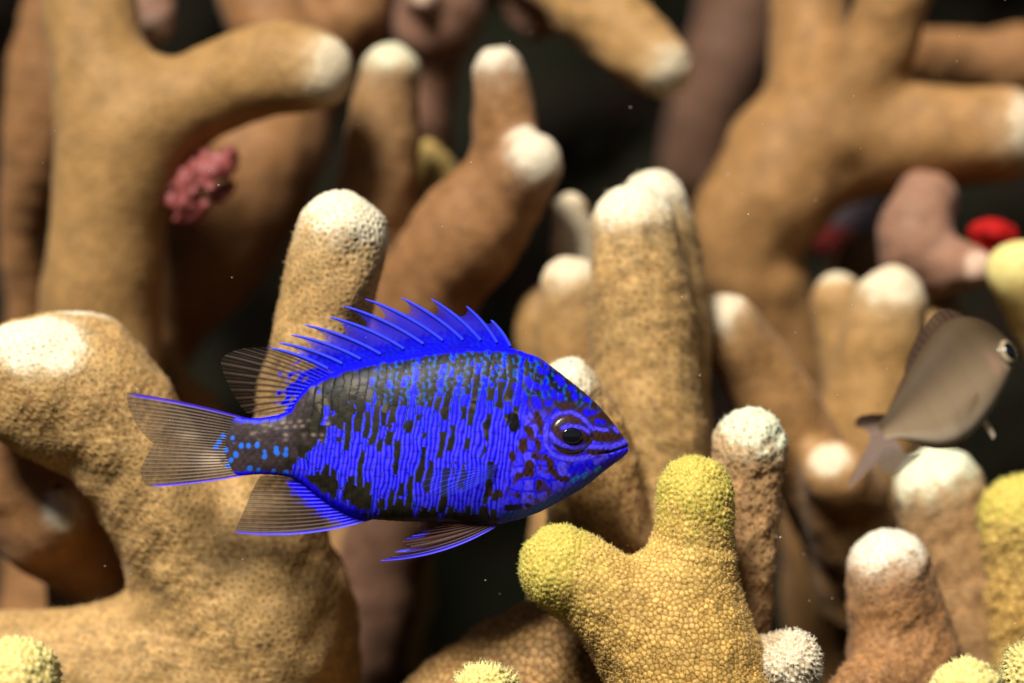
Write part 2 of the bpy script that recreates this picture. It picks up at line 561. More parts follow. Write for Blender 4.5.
        if style == 'pit':      # away from the tips the surface turns grainy
            gr = wave_noise(V, sp * 0.9, seed + 9, 12) * 0.8 + wave_noise(V, sp * 0.5, seed + 10, 12) * 0.4
            k = sstep(-0.9, 0.2, wave_noise(V, 14, seed + 11)) * (1 - tipf)
            h = h * (1 - 0.55 * k) + 0.9 * gr * k
            g = np.clip(g * (1 - 0.6 * k) + k * (0.35 + 0.25 * gr), 0, 1)
        fade = 0.6 + 0.8 * tipf
        V = V + N * (amp * h * fade)[:, None]
        at[:, 1] = g; at[:, 2] = rr
    N = vnormals(V, Q)
    fuzz = None
    if polyps and tent > 0:
        nt_ = 4
        K = len(keep)
        nn = N[keep]
        e1 = np.cross(nn, np.array([0.31, 0.52, 0.79])); e1 /= np.linalg.norm(e1, axis=1, keepdims=True)
        e2 = np.cross(nn, e1)
        a = (np.arange(nt_)[None] * 2 * math.pi / nt_ + r.uniform(0, 6.28, (K, 1)) + r.normal(0, 0.3, (K, nt_)))
        rd = e1[:, None] * np.cos(a)[..., None] + e2[:, None] * np.sin(a)[..., None]
        sp_ = polyps[0]
        c0 = V[keep][:, None] + rd * (0.24 * sp_) - nn[:, None] * 0.03
        ln = sp_ * tent * r.uniform(0.5, 1.4, (K, nt_, 1)) * r.uniform(0.4, 1.2, (K, 1, 1))
        ap = c0 + (nn[:, None] * 0.85 + rd * 0.5 + r.normal(0, 0.15, (K, nt_, 3))) * ln
        tg = np.cross(nn[:, None], rd)
        wv_ = 0.085 * sp_
        vv = np.stack([c0 + tg * wv_, c0 - tg * wv_ * 0.6 + rd * wv_, c0 - tg * wv_ * 0.6 - rd * wv_, ap], 2).reshape(-1, 3)
        q0 = np.arange(K * nt_)[:, None] * 4
        ff = np.concatenate([q0 + np.array([[0, 1, 3]]), q0 + np.array([[1, 2, 3]]), q0 + np.array([[2, 0, 3]])], 0)
        ca = np.repeat(at[keep], nt_ * 4, 0); ca[:, 1] = 1.0
        fuzz = (vv, ff, ca)
    foot = B[0][0][0, :3]
    root = empty('finger_coral', (foot[0], foot[1], foot[2]), label, 'coral', group)
    # split into branches, and each branch from its pale tip
    if fuzz is not None:
        fo = mesh_obj('polyps', fuzz[0], fuzz[1], mat, root, {'coral': fuzz[2]})
        fo["kind"] = "stuff"
    thr = 0.5
    flab = lab[Q[:, 0]]
    ftip = (tipf[Q] > thr).sum(1) >= 2
    for bi, (s, tl) in enumerate(B):
        par = None
        for part in (0, 1):
            sel = (flab == bi) & (ftip == bool(part))
            if sel.sum() < 12: continue
            q = Q[sel]
            u, inv = np.unique(q, return_inverse=True)
            nm = 'branch' if part == 0 else 'pale_tip'
            o = mesh_obj(nm, V[u], inv.reshape(-1, 4), mat, root if (part == 0 or par is None) else par,
                         {'coral': at[u]}, N[u])
            if part == 0: par = o
    return root


# ------------------------------------------------------------------ reef rock
def build_reef():
    prof = [(-260, -105), (-160, -86), (-60, -72), (20, -67), (90, -62), (140, -56), (172, -38), (186, 0), (190, 50),
            (184, 100), (168, 140), (140, 172), (112, 196), (104, 226), (130, 262), (190, 290)]
    pr = catmull(np.array(prof, float), 110)
    xs = np.linspace(-420, 420, 170)
    V = np.zeros((len(pr), len(xs), 3))
    V[:, :, 0] = xs[None]; V[:, :, 1] = pr[:, 0][:, None]; V[:, :, 2] = pr[:, 1][:, None]
    V = V.reshape(-1, 3)
    t = np.gradient(pr, axis=0); t /= np.linalg.norm(t, axis=1, keepdims=True)
    nrm = np.repeat(np.stack([np.zeros(len(pr)), -t[:, 1], t[:, 0]], 1), len(xs), 0)
    amp = np.repeat(np.interp(pr[:, 0], [-260, 60, 130, 180], [3, 3, 6, 9]), len(xs))
    V = V + nrm * (amp * (wave_noise(V, 60, 31) + 0.5 * wave_noise(V, 22, 32) + 0.25 * wave_noise(V, 9, 33)))[:, None]
    n = len(xs)
    i = (np.arange(len(pr) - 1)[:, None] * n + np.arange(n - 1)[None]).ravel()
    Fq = np.stack([i, i + 1, i + n + 1, i + n], 1)
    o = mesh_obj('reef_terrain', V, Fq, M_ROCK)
    tag(o, 'algae covered reef rock behind and below the corals, coloured near black for lack of light', kind='structure')


build_reef()

# ------------------------------------------------------------------ corals (foot -> tip; px, py, radius px, y mm)
# A: large tan colony lower left, with the pitted finger that stands behind the fish
coral('large tan finger coral at lower left, its tall pitted finger rising behind the blue fish', M_TAN, [
    ([('F', 225, 118, 40), (235, 690, 124, 35), (250, 612, 98, 29), (190, 545, 68, 23), (146, 470, 62, 20), (100, 408, 62, 19), (40, 378, 54, 19), (14, 380, 50, 20)], 0),
    ([(46, 384, 48, 18), (42, 366, 44, 15)], 1.7),
    ([(270, 610, 60, 25), (278, 520, 44, 22), (304, 390, 46, 18), (332, 280, 46, 16), (344, 240, 45, 15)], 6.0),
    ([(225, 655, 84, 31), (110, 668, 66, 29), (-40, 672, 60, 29)], 0),
    ([(95, 400, 46, 19), (90, 372, 44, 21), (88, 362, 40, 22)], 2.0),
], vox=0.29, polyps=(1.2, 0.18, 'pit'), blend=8.0, lump=0.55, seed=11, tent=0.42)

# yellow tip at bottom left
coral('small bright yellow coral finger in the bottom left corner', M_LEMON, [
    ([('F', 10, 50, -14), (10, 760, 48, -14), (18, 680, 42, -15)], 7.0)],
    vox=0.24, polyps=(1.0, 0.16, 'bump'), seed=12, tent=0.5)

# B: blurred branch seen through the hollow of the left colony
coral('blurred brown coral branch with a pale patch inside the hollow at far left', M_BROWN, [
    ([('F', 190, 44, 62), (185, 660, 42, 58), (110, 570, 52, 46), (40, 490, 66, 40), (-50, 420, 66, 40)], 0),
    ([(30, 535, 34, 40), (56, 528, 30, 33), (62, 520, 25, 30)], 2.0)], vox=0.8, seed=13)

# C: big forked coral top left
coral('big honey coloured forked coral at upper left with a white tipped arm pointing right', M_HONEY, [
    ([('F', 130, 70, 62), (105, 520, 66, 60), (100, 330, 62, 58), (108, 230, 58, 55), (118, 140, 56, 54), (96, 60, 50, 55), (84, -30, 46, 58), (70, -120, 40, 62)], 0),
    ([(122, 150, 50, 54), (175, 112, 48, 53), (235, 80, 46, 51), (280, 68, 47, 48), (312, 70, 43, 45)], 4.0)],
    vox=0.75, blend=8, seed=14)

coral('dim brown coral branch at the left edge behind the forked coral', M_BROWN, [
    ([('F', 40, 50, 100), (40, 420, 30, 100), (22, 250, 22, 92), (32, 170, 34, 88), (48, 80, 42, 86), (70, -10, 44, 86), (90, -120, 40, 90)], 0)],
    vox=0.7, seed=15)
coral('small rosy coral stub hanging at the top edge left of the white tipped arm', M_ROSE, [
    ([(130, -150, 34, 110), (140, -60, 30, 98), (148, 5, 26, 92), (150, 22, 24, 90)], 2.0)], vox=0.6, seed=16)
coral('brown coral branch at the top edge above the white tipped arm', M_BROWN, [
    ([(225, -140, 50, 112), (250, -50, 46, 100), (262, 10, 42, 94), (285, 40, 36, 90)], 0),
    ([(330, -130, 46, 112), (345, -30, 46, 100), (350, 8, 42, 95), (352, 20, 38, 94)], 0)], vox=0.7, seed=17)
# E: big brown branch behind the fork
coral('broad brown coral branch slanting down behind the forked coral and pink sponge', M_BROWN, [
    ([('F', 130, 40, 104), (150, 400, 34, 96), (178, 320, 34, 90), (205, 260, 58, 88), (245, 180, 66, 88), (290, 100, 48, 92), (330, 20, 40, 98), (350, -80, 40, 104)], 0)],
    vox=0.7, seed=18)
coral('thin yellowish coral finger below the brown branch, above the fish tail', M_HONEY, [
    ([('F', 230, 26, 84), (206, 450, 24, 82), (184, 392, 18, 80), (172, 362, 12, 80), (168, 350, 9, 80)], 0)], vox=0.6, seed=19)

# G / H / I : centre top
coral('brown coral finger with greenish white tip, left of the centre, above the pitted finger', M_GREENTIP, [
    ([('F', 330, 56, 76), (345, 420, 50, 72), (366, 270, 43, 68), (380, 170, 40, 64), (390, 90, 32, 62), (391, 72, 31, 61)], 4.2)], vox=0.6, seed=20)
coral('rosy brown coral knob hanging from the top edge near the centre', M_ROSE, [
    ([(455, -150, 56, 120), (450, -60, 52, 106), (442, 0, 46, 98), (438, 18, 44, 95), (434, 70, 26, 98), (428, 150, 22, 104)], 0),
    ([(440, -10, 30, 94), (426, -6, 20, 88), (424, 2, 12, 85)], 2.0)], vox=0.6, seed=21)
coral('yellow pointed coral finger between the brown finger and the twin finger', M_LEMON, [
    ([('F', 400, 22, 110), (430, 330, 26, 90), (444, 230, 32, 80), (440, 185, 25, 79), (430, 146, 10, 78)], 0)], vox=0.6, seed=22)
coral('brown twin fingered coral with two pale tips, above the dorsal fin of the blue fish', M_BROWN, [
    ([('F', 330, 46, 96), (345, 560, 44, 88), (375, 440, 50, 76), (420, 310, 56, 62), (460, 232, 46, 54), (500, 172, 36, 52), (504, 110, 31, 50), (498, 70, 27, 49)], 4.6),
    ([(480, 240, 42, 54), (512, 200, 34, 50), (531, 168, 30, 45), (534, 163, 29, 44)], 4.2)], vox=0.6, blend=5, seed=23)
coral('pale tipped coral branch reaching down from the top edge, right of the centre', M_HONEY, [
    ([(420, -190, 46, 116), (520, -70, 44, 96), (580, -6, 42, 80), (630, 42, 38, 71), (660, 66, 33, 66)], 3.5)], vox=0.6, seed=24)
coral('dim rosy coral stub at the top edge left of the pale tipped branch', M_ROSE, [
    ([(470, -130, 34, 120), (505, -30, 28, 108), (530, 10, 24, 102), (538, 18, 22, 100)], 0)], vox=0.6, seed=25)

# L: tall fingers in the middle
coral('tall tan coral with a stout cream tipped finger behind the head of the blue fish', M_TAN, [
    ([('F', 655, 74, 36), (655, 640, 68, 34), (650, 480, 60, 32), (644, 340, 54, 30), (636, 250, 46, 29), (632, 228, 43, 28)], 5.4),
    ([(668, 470, 44, 40), (670, 320, 40, 38), (662, 240, 34, 37), (655, 202, 31, 36)], 4.0)],
    vox=0.4, polyps=(1.45, 0.10, 'pit'), blend=3, seed=26, tent=0.45)
coral('short tan coral with two pale tipped fingers, left of the tall cream tipped finger', M_HONEY, [
    ([('F', 585, 50, 50), (580, 560, 50, 50), (578, 400, 44, 48), (574, 310, 36, 47), (573, 288, 33, 46)], 4.4),
    ([(582, 380, 40, 56), (578, 280, 28, 58), (572, 218, 21, 58), (571, 214, 20, 58)], 2.0),
    ([(570, 470, 34, 58), (546, 350, 30, 58), (543, 310, 26, 58)], 0)], vox=0.6, seed=27)
coral('tan coral finger with white tip just behind the snout of the blue fish', M_HONEY, [
    ([('F', 610, 62, 24), (606, 640, 58, 23), (600, 520, 50, 22), (585, 430, 40, 20), (572, 398, 34, 18), (568, 391, 32, 17)], 4.6)],
    vox=0.35, polyps=(1.35, 0.10, 'pit'), seed=28, tent=0.42)

# K: big blurred coral top right
coral('big blurred orange brown coral at upper right, arm with white end reaching the right edge', M_AMBER, [
    ([('F', 850, 60, 96), (835, 520, 58, 92), (812, 420, 44, 88), (775, 330, 52, 84), (745, 250, 58, 80), (778, 180, 66, 79), (816, 120, 62, 82), (812, 40, 42, 85), (806, -40, 38, 88), (800, -140, 36, 94)], 0),
    ([(836, 120, 54, 78), (872, 55, 40, 72), (898, -10, 37, 70), (925, -100, 36, 72)], 0),
    ([(840, 140, 60, 80), (900, 138, 56, 76), (960, 136, 52, 72), (1000, 134, 49, 68)], 3.6)],
    vox=0.75, blend=4, seed=29)
coral('olive brown coral branch behind the white ended arm at the right edge', M_BROWN, [
    ([('F', 1130, 50, 120), (1110, 300, 46, 116), (1060, 90, 44, 112), (980, 68, 38, 108), (900, 60, 36, 104)], 0)], vox=0.7, seed=30)
coral('brown coral branch with shade put into its colour, at the top edge left of the big blurred coral', M_SHADED, [
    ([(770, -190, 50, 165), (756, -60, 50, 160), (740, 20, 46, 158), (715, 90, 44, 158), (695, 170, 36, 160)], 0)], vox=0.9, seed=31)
coral('knobby rosy coral with a small white tip below the white ended arm', M_ROSE, [
    ([('F', 935, 40, 96), (928, 420, 36, 88), (922, 310, 34, 78), (914, 242, 38, 67), (926, 200, 32, 69)], 0),
    ([(922, 272, 32, 70), (955, 268, 28, 63), (975, 268, 20, 57)], 1.8)], vox=0.7, seed=32)

# M / N : right middle
coral('brown coral finger with cream tip leaning left, below the big blurred coral', M_AMBER, [
    ([('F', 925, 60, 92), (890, 640, 50, 84), (838, 520, 44, 64), (790, 430, 43, 53), (748, 355, 36, 48), (727, 322, 31, 46)], 4.4),
    ([(862, 590, 46, 66), (850, 520, 43, 54), (836, 474, 36, 45)], 1.3)],
    vox=0.5, blend=3, seed=33)
coral('tan coral behind the grey fish with one stout and two small white tips', M_HONEY, [
    ([('F', 915, 60, 80), (890, 600, 58, 72), (868, 460, 54, 60), (878, 370, 48, 58), (888, 315, 40, 56), (890, 304, 38, 55)], 5.0),
    ([(862, 440, 34, 66), (846, 360, 28, 68), (839, 304, 27, 70), (838, 300, 26, 70)], 2.0),
    ([(900, 400, 34, 66), (930, 330, 26, 70), (942, 306, 23, 72)], 2.4)], vox=0.6, seed=34)
coral('olive coral mound in the dark gap between the blurred coral and the white tips', M_BROWN, [
    ([('F', 860, 46, 116), (850, 380, 40, 112), (852, 270, 34, 110), (858, 262, 28, 110)], 0)], vox=0.7, seed=35)
coral('slim coral finger with green white tip beside the yellow forked coral', M_GREENTIP, [
    ([('F', 730, 40, 18), (732, 660, 36, 17), (738, 560, 36, 16), (746, 480, 38, 15), (751, 447, 38, 14)], 4.6)],
    vox=0.3, polyps=(1.5, 0.15, 'pit'), seed=36, tent=0.42)
coral('short brown coral finger with white cap at lower right', M_BROWN, [
    ([('F', 915, 66, 24), (908, 700, 60, 24), (900, 630, 52, 23), (890, 580, 45, 22), (887, 572, 43, 21)], 4.4),
    ([(905, 660, 40, 22), (868, 690, 34, 14), (848, 700, 26, 10)], 0)],
    vox=0.32, polyps=(1.25, 0.12, 'pit'), seed=37, tent=0.45)
coral('brown coral finger with white cap directly under the grey fish', M_GREENTIP, [
    ([('F', 975, 60, 44), (970, 720, 56, 44), (962, 600, 52, 42), (946, 520, 48, 40), (939, 495, 46, 39)], 5.0)],
    vox=0.32, polyps=(1.4, 0.12, 'pit'), seed=38, tent=0.42)
coral('blurred yellow coral finger at the right edge above the fish eye', M_LEMON, [
    ([('F', 1130, 60, 64), (1120, 480, 52, 60), (1060, 330, 44, 54), (1018, 272, 34, 48)], 4.0)], vox=0.6, seed=39)
coral('blurred yellow coral finger at the right edge below the grey fish', M_YELLOW, [
    ([('F', 1050, 50, 36), (1046, 720, 46, 36), (1026, 600, 40, 34), (1018, 520, 38, 32), (1018, 512, 36, 32)], 8.0)],
    vox=0.32, polyps=(1.25, 0.14, 'bump'), seed=40, tent=0.5)
coral('small yellow coral knob at the bottom edge below the white capped finger', M_LEMON, [
    ([('F', 965, 46, -12), (966, 760, 44, -13), (966, 700, 38, -14)], 5.0)], vox=0.25, polyps=(1.1, 0.16, 'bump'), seed=41, tent=0.5)
coral('yellow coral finger with open polyps in the bottom right corner', M_LEMON, [
    ([('F', 1052, 44, -2), (1050, 760, 42, -3), (1036, 690, 36, -4), (1032, 676, 30, -5)], 5.0)], vox=0.2, polyps=(0.75, 0.24, 'spike'), seed=42, tent=0.6)

# V, S, T, U : foreground centre
coral('brown coral mound sloping behind the yellow forked coral at the bottom', M_HONEY, [
    ([('F', 480, 100, 26), (500, 720, 88, 24), (580, 660, 74, 22), (650, 600, 54, 22)], 0),
    ([(520, 720, 60, 22), (440, 730, 50, 22), (380, 780, 44, 24)], 0)], vox=0.36, polyps=(1.2, 0.10, 'bump'), blend=6, seed=43, tent=0.45)
coral('yellow forked coral with two blunt arms in the foreground right of the blue fish', M_YELLOW, [
    ([('F', 710, 92, 6), (705, 760, 86, 5), (690, 660, 74, 3), (684, 600, 56, 2), (692, 540, 40, 1), (693, 494, 38, 0)], 10.5),
    ([(676, 680, 60, 2), (632, 622, 50, 0), (588, 584, 45, -1), (560, 568, 42, -2)], 9.0)],
    vox=0.19, polyps=(0.78, 0.11, 'bump'), blend=4.5, lump=0.3, seed=44, tent=0.62)
coral('small round coral stub with white open polyps right of the yellow forked coral', M_WHITEPOLYP, [
    ([('F', 745, 36, 8), (745, 740, 34, 8), (762, 680, 32, 6), (790, 664, 31, 1)], 6.0)], vox=0.21, polyps=(0.75, 0.13, 'spike'), seed=45, tent=0.6)
coral('small pale yellow coral tip at the bottom edge under the blue fish', M_LEMON, [
    ([('F', 482, 40, -4), (484, 780, 36, -5), (485, 696, 31, -7)], 5.5)], vox=0.19, polyps=(0.75, 0.22, 'spike'), seed=46, tent=0.6)
coral('brown coral column with shade put into its colour, under the anal fin of the blue fish', M_SHADED, [
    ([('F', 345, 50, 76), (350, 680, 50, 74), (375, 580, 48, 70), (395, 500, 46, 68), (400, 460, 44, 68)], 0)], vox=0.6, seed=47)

# ------------------------------------------------------------------ sponges
def lumps(name, label, cat, mat, balls, vox=0.4, blend=1.2, seed=3, group=None):
    """one soft lump grown from balls (x, y, z, r) in mm"""
    b = np.array(balls, float)
    lo = (b[:, :3] - b[:, 3:4]).min(0) - 2; hi = (b[:, :3] + b[:, 3:4]).max(0) + 2
    n = np.ceil((hi - lo) / vox).astype(int) + 1
    g = np.meshgrid(*[lo[k] + vox * np.arange(n[k]) for k in range(3)], indexing='ij')
    F = np.full(tuple(n), 50.0)
    for x, y, z, r in b:
        d = np.sqrt((g[0] - x) ** 2 + (g[1] - y) ** 2 + (g[2] - z) ** 2) - r
        h = np.maximum(blend - np.abs(F - d), 0) / blend
        F = np.minimum(F, d) - h * h * blend * 0.25
    V, Q = surface_nets(F, lo, vox)
    V = relax(V, Q, 2)
    N = vnormals(V, Q)
    V = V + N * (0.22 * wave_noise(V, 1.6, seed))[:, None]
    o = mesh_obj(name, V, Q, mat)
    return tag(o, label, cat, group)


def ball_cluster(px, py, y, rx, ry, n, r0, r1, seed, tilt=0.0):
    r = np.random.default_rng(seed)
    out = []
    for _ in range(n):
        a = r.uniform(0, 6.28); q = math.sqrt(r.random())
        dx, dy = q * math.cos(a) * rx, q * math.sin(a) * ry
        X = px + dx * math.cos(tilt) - dy * math.sin(tilt); Y = py + dx * math.sin(tilt) + dy * math.cos(tilt)
        yy = y - 4 * (1 - q * q) + r.uniform(-1, 1)
        c = P(X, Y, yy)
        out.append((*c, rad(r.uniform(r0, r1), y)))
    return out


lumps('sponge', 'lumpy pink sponge lodged under the white tipped arm of the forked coral', 'sponge', M_PINK,
      ball_cluster(202, 184, 51, 44, 25, 100, 4, 7, 5, tilt=-0.9), vox=0.33, blend=0.6)
lumps('sponge', 'bright red sponge patch behind the yellow finger near the right edge', 'sponge', M_RED,
      ball_cluster(994, 238, 63, 24, 15, 26, 4, 8, 6, tilt=0.6), vox=0.6, blend=1.5)
lumps('sponge', 'small red sponge patch with shade put into its colour, in the gap left of the knobby rosy coral', 'sponge', M_RED_SHADED,
      ball_cluster(832, 242, 120, 16, 7, 8, 6, 9, 7), vox=0.7, blend=3)
lumps('sponge', 'greyish mauve sponge in the dark gap under the big blurred coral', 'sponge', M_MAUVE,
      ball_cluster(850, 212, 126, 26, 18, 12, 10, 15, 8), vox=0.7, blend=3)

# ------------------------------------------------------------------ blue damselfish
TOPX = [226, 236, 245, 262, 278, 288, 293, 299, 310, 328, 345, 375, 400, 420, 440, 470, 490, 511, 540, 560, 585, 600, 612, 620, 625, 628]
TOPY = [418, 418, 418.5, 418, 415, 412, 407, 395, 384, 375, 368, 361, 357, 353, 350, 348, 347, 348, 358, 373, 393, 407, 421, 432, 438.5, 444]
BOTX = [226, 236, 245, 262, 278, 290, 300, 315, 330, 350, 370, 400, 440, 480, 497, 520, 540, 560, 580, 590, 602, 615, 622, 626, 628]
BOTY = [474, 475, 475, 474, 475, 477, 481, 493, 504, 514, 519, 521, 522, 523, 524.5, 519, 512, 501, 490, 483, 473, 463, 458.5, 455, 450]
WX = [226, 236, 250, 270, 300, 340, 400, 470, 530, 570, 600, 615, 623, 628]
WY = [1.5, 4, 6.5, 9, 14, 23, 33, 37, 35, 29, 20, 13, 8, 2.5]


def smooth_interp(x, xp, fp):
    d = 3.0
    return sum(np.interp(x + o, xp, fp) * w for o, w in ((-d, .25), (0, .5), (d, .25)))


def body_y(X, Y):
    t, b, w = smooth_interp(X, TOPX, TOPY), smooth_interp(X, BOTX, BOTY), smooth_interp(X, WX, WY)
    v = np.clip((Y - (t + b) / 2) / ((b - t) / 2), -1, 1)
    return w * (1 - v * v) ** 0.45


def seg_dist(X, Y, pts):
    d = np.full(X.shape, 1e9)
    for (x0, y0), (x1, y1) in zip(pts[:-1], pts[1:]):
        dx, dy = x1 - x0, y1 - y0
        t = np.clip(((X - x0) * dx + (Y - y0) * dy) / max(dx * dx + dy * dy, 1e-9), 0, 1)
        d = np.minimum(d, np.hypot(X - x0 - t * dx, Y - y0 - t * dy))
    return d


def lin(r, g, b):
    f = lambda c: (c / 255 / 12.92) if c / 255 <= 0.04045 else ((c / 255 + 0.055) / 1.055) ** 2.4
    return np.array([f(r), f(g), f(b)])


C_BLUE = lin(28, 12, 252); C_DEEP = lin(8, 1, 232); C_LITE = lin(84, 72, 255)
C_DARK = lin(38, 34, 24); C_BROWN = lin(60, 37, 30); C_TEAL = lin(8, 76, 160); C_CYAN = lin(40, 120, 245)
C_BACK = lin(16, 16, 18)
PROB = [(300, 400, .04), (330, 385, .05), (360, 375, .08), (400, 370, .16), (440, 365, .22), (480, 365, .28), (515, 365, .25), (545, 380, .12),
        (310, 430, .18), (335, 415, .28), (360, 400, .3), (390, 395, .3), (420, 390, .32), (450, 385, .3), (480, 385, .34), (505, 395, .45),
        (320, 460, .8), (345, 440, .62), (370, 425, .45), (400, 425, .55), (430, 425, .62), (460, 420, .74), (490, 420, .78),
        (350, 462, .9), (380, 455, .85), (410, 455, .82), (440, 455, .84), (470, 450, .8), (500, 450, .97),
        (320, 483, .05), (345, 493, .02), (362, 500, .1), (380, 485, .72), (400, 490, .7), (430, 480, .6), (450, 470, .66), (480, 475, .85),
        (430, 500, .97), (460, 500, .97), (490, 500, .93), (520, 500, .9),
        (375, 514, .35), (400, 515, .05), (430, 516, .05), (460, 516, .05), (485, 517, .2), (345, 512, .9), (330, 508, .9),
        (285, 430, .0), (265, 445, .0), (285, 460, .1), (245, 445, 0), (300, 445, .05), (302, 466, .7)]
BLOTCH = [  # colour, width, points
    ('brown', 9, [(523, 441), (523, 447)]), ('brown', 6, [(538, 442), (538.5, 447)]), ('brown', 10, [(529, 463), (529, 471)]),
    ('brown', 7, [(518, 475), (528, 472)]), ('brown', 6, [(512, 453), (513, 458)]), ('brown', 6, [(538.5, 481), (538, 488)]),
    ('brown', 5, [(533, 455), (537, 457)]), ('brown', 7, [(549, 460), (551, 468), (557, 475), (566, 478)]),
    ('dark', 11, [(513, 417), (514, 425)]), ('brown', 6, [(491, 489), (491, 492)]), ('brown', 5, [(501, 492), (501, 494)]),
    ('brown', 4, [(508, 487), (508, 490)]), ('brown', 5, [(517, 493), (517, 494)]), ('dark', 7, [(508, 507), (519, 506)]),
    ('dark', 5, [(527, 505), (529, 505)]), ('brown', 6, [(541, 432), (540, 420), (536, 413)]), ('brown', 7, [(527, 427), (531, 432)]),
    ('brown', 5, [(545, 455), (547, 460)]),
    ('blue', 6, [(544, 388), (546, 388)]), ('blue', 5, [(553, 392), (553, 397)]), ('blue', 7, [(535, 400), (538, 405)]),
    ('blue', 5, [(547, 403), (549, 403)]), ('blue', 6, [(557, 378), (561, 382)]), ('blue', 5, [(560, 396), (560.5, 398)]),
    ('blue', 5, [(574, 395), (575, 398)]), ('blue', 5, [(585, 399), (587, 400)]), ('blue', 5, [(570, 388), (572, 389)]),
    ('blue', 6, [(556, 411), (558, 412)]), ('blue', 5, [(585, 411), (587, 414)]), ('blue', 4, [(592, 412), (593, 412)]),
    ('blue', 4, [(597, 421), (598, 421)]), ('blue', 4, [(602, 422), (603, 422)]), ('lite', 4, [(614, 428), (617, 431)]),
    ('lite', 4, [(594, 428), (606, 430)]), ('blue', 7, [(522, 393), (523, 400)]), ('blue', 6, [(536, 386), (537, 386)]),
    ('blue', 7, [(527, 380), (531, 385)]), ('blue', 5, [(541, 371), (546, 372)]), ('blue', 5, [(515, 385), (517, 390)]),
    ('chin', 9, [(505, 516), (530, 512), (560, 497), (585, 483), (600, 472), (614, 462)]),
    ('blue', 8, [(571, 468), (572, 470)]), ('blue', 8, [(580, 466), (582, 468)]), ('blue', 8, [(589, 463), (592, 466)]),
    ('cyan', 5, [(573, 480), (577, 477)]), ('cyan', 5, [(583, 476), (586, 473)]), ('cyan', 5, [(596, 470), (599, 467)]),
    ('lite', 9, [(561, 464), (562, 470)]),
    ('brown', 10, [(594, 435), (615, 438)]), ('brown', 7, [(594, 451), (602, 451)]),
    ('brown', 44, [(571, 433), (571.5, 433)]),
    ('lite', 3.4, [(552, 417), (558, 412.5), (571, 411.5), (581.5, 416.6), (588, 423), (591, 429)]),
    ('lite', 3.8, [(562, 427), (571, 424.5), (581.5, 427), (587.7, 431)]),
    ('lite', 5.4, [(550.5, 433), (553.4, 438.5), (560, 442.5)]), ('lite', 4.5, [(562, 444), (574.5, 446.8), (586, 445.8)]),
    ('lite', 4.4, [(546, 424), (545, 434), (545.5, 444), (551.6, 452.6), (560.4, 457), (574.5, 458.4), (592, 455)]),
    ('brown', 4, [(590, 437), (612, 440), (620, 438)]),
    ('lite', 4.6, [(590, 445.6), (601, 446.8), (608, 445.6)]),
    ('brown', 4.5, [(588, 451), (600, 452), (608, 451)]),
    ('lite', 5.5, [(610.5, 446.8), (618.4, 444), (627, 439.5)]),
    ('lite', 6, [(596, 461), (606, 457)]), ('blue', 6.5, [(604, 464), (612, 459), (619, 454.5), (628, 450)]),
    ('dark', 2.2, [(604, 452.5), (612, 451.3), (619, 449), (628, 445.5)])]
PCOL = {'brown': C_BROWN, 'dark': C_BACK, 'blue': C_BLUE, 'lite': C_LITE, 'teal': C_TEAL, 'cyan': C_CYAN, 'chin': lin(8, 56, 205)}


def n2(X, Y, wl, seed):
    return wave_noise(np.stack([X.ravel(), Y.ravel(), np.full(X.size, seed * 3.7)], 1), wl, seed).reshape(X.shape)


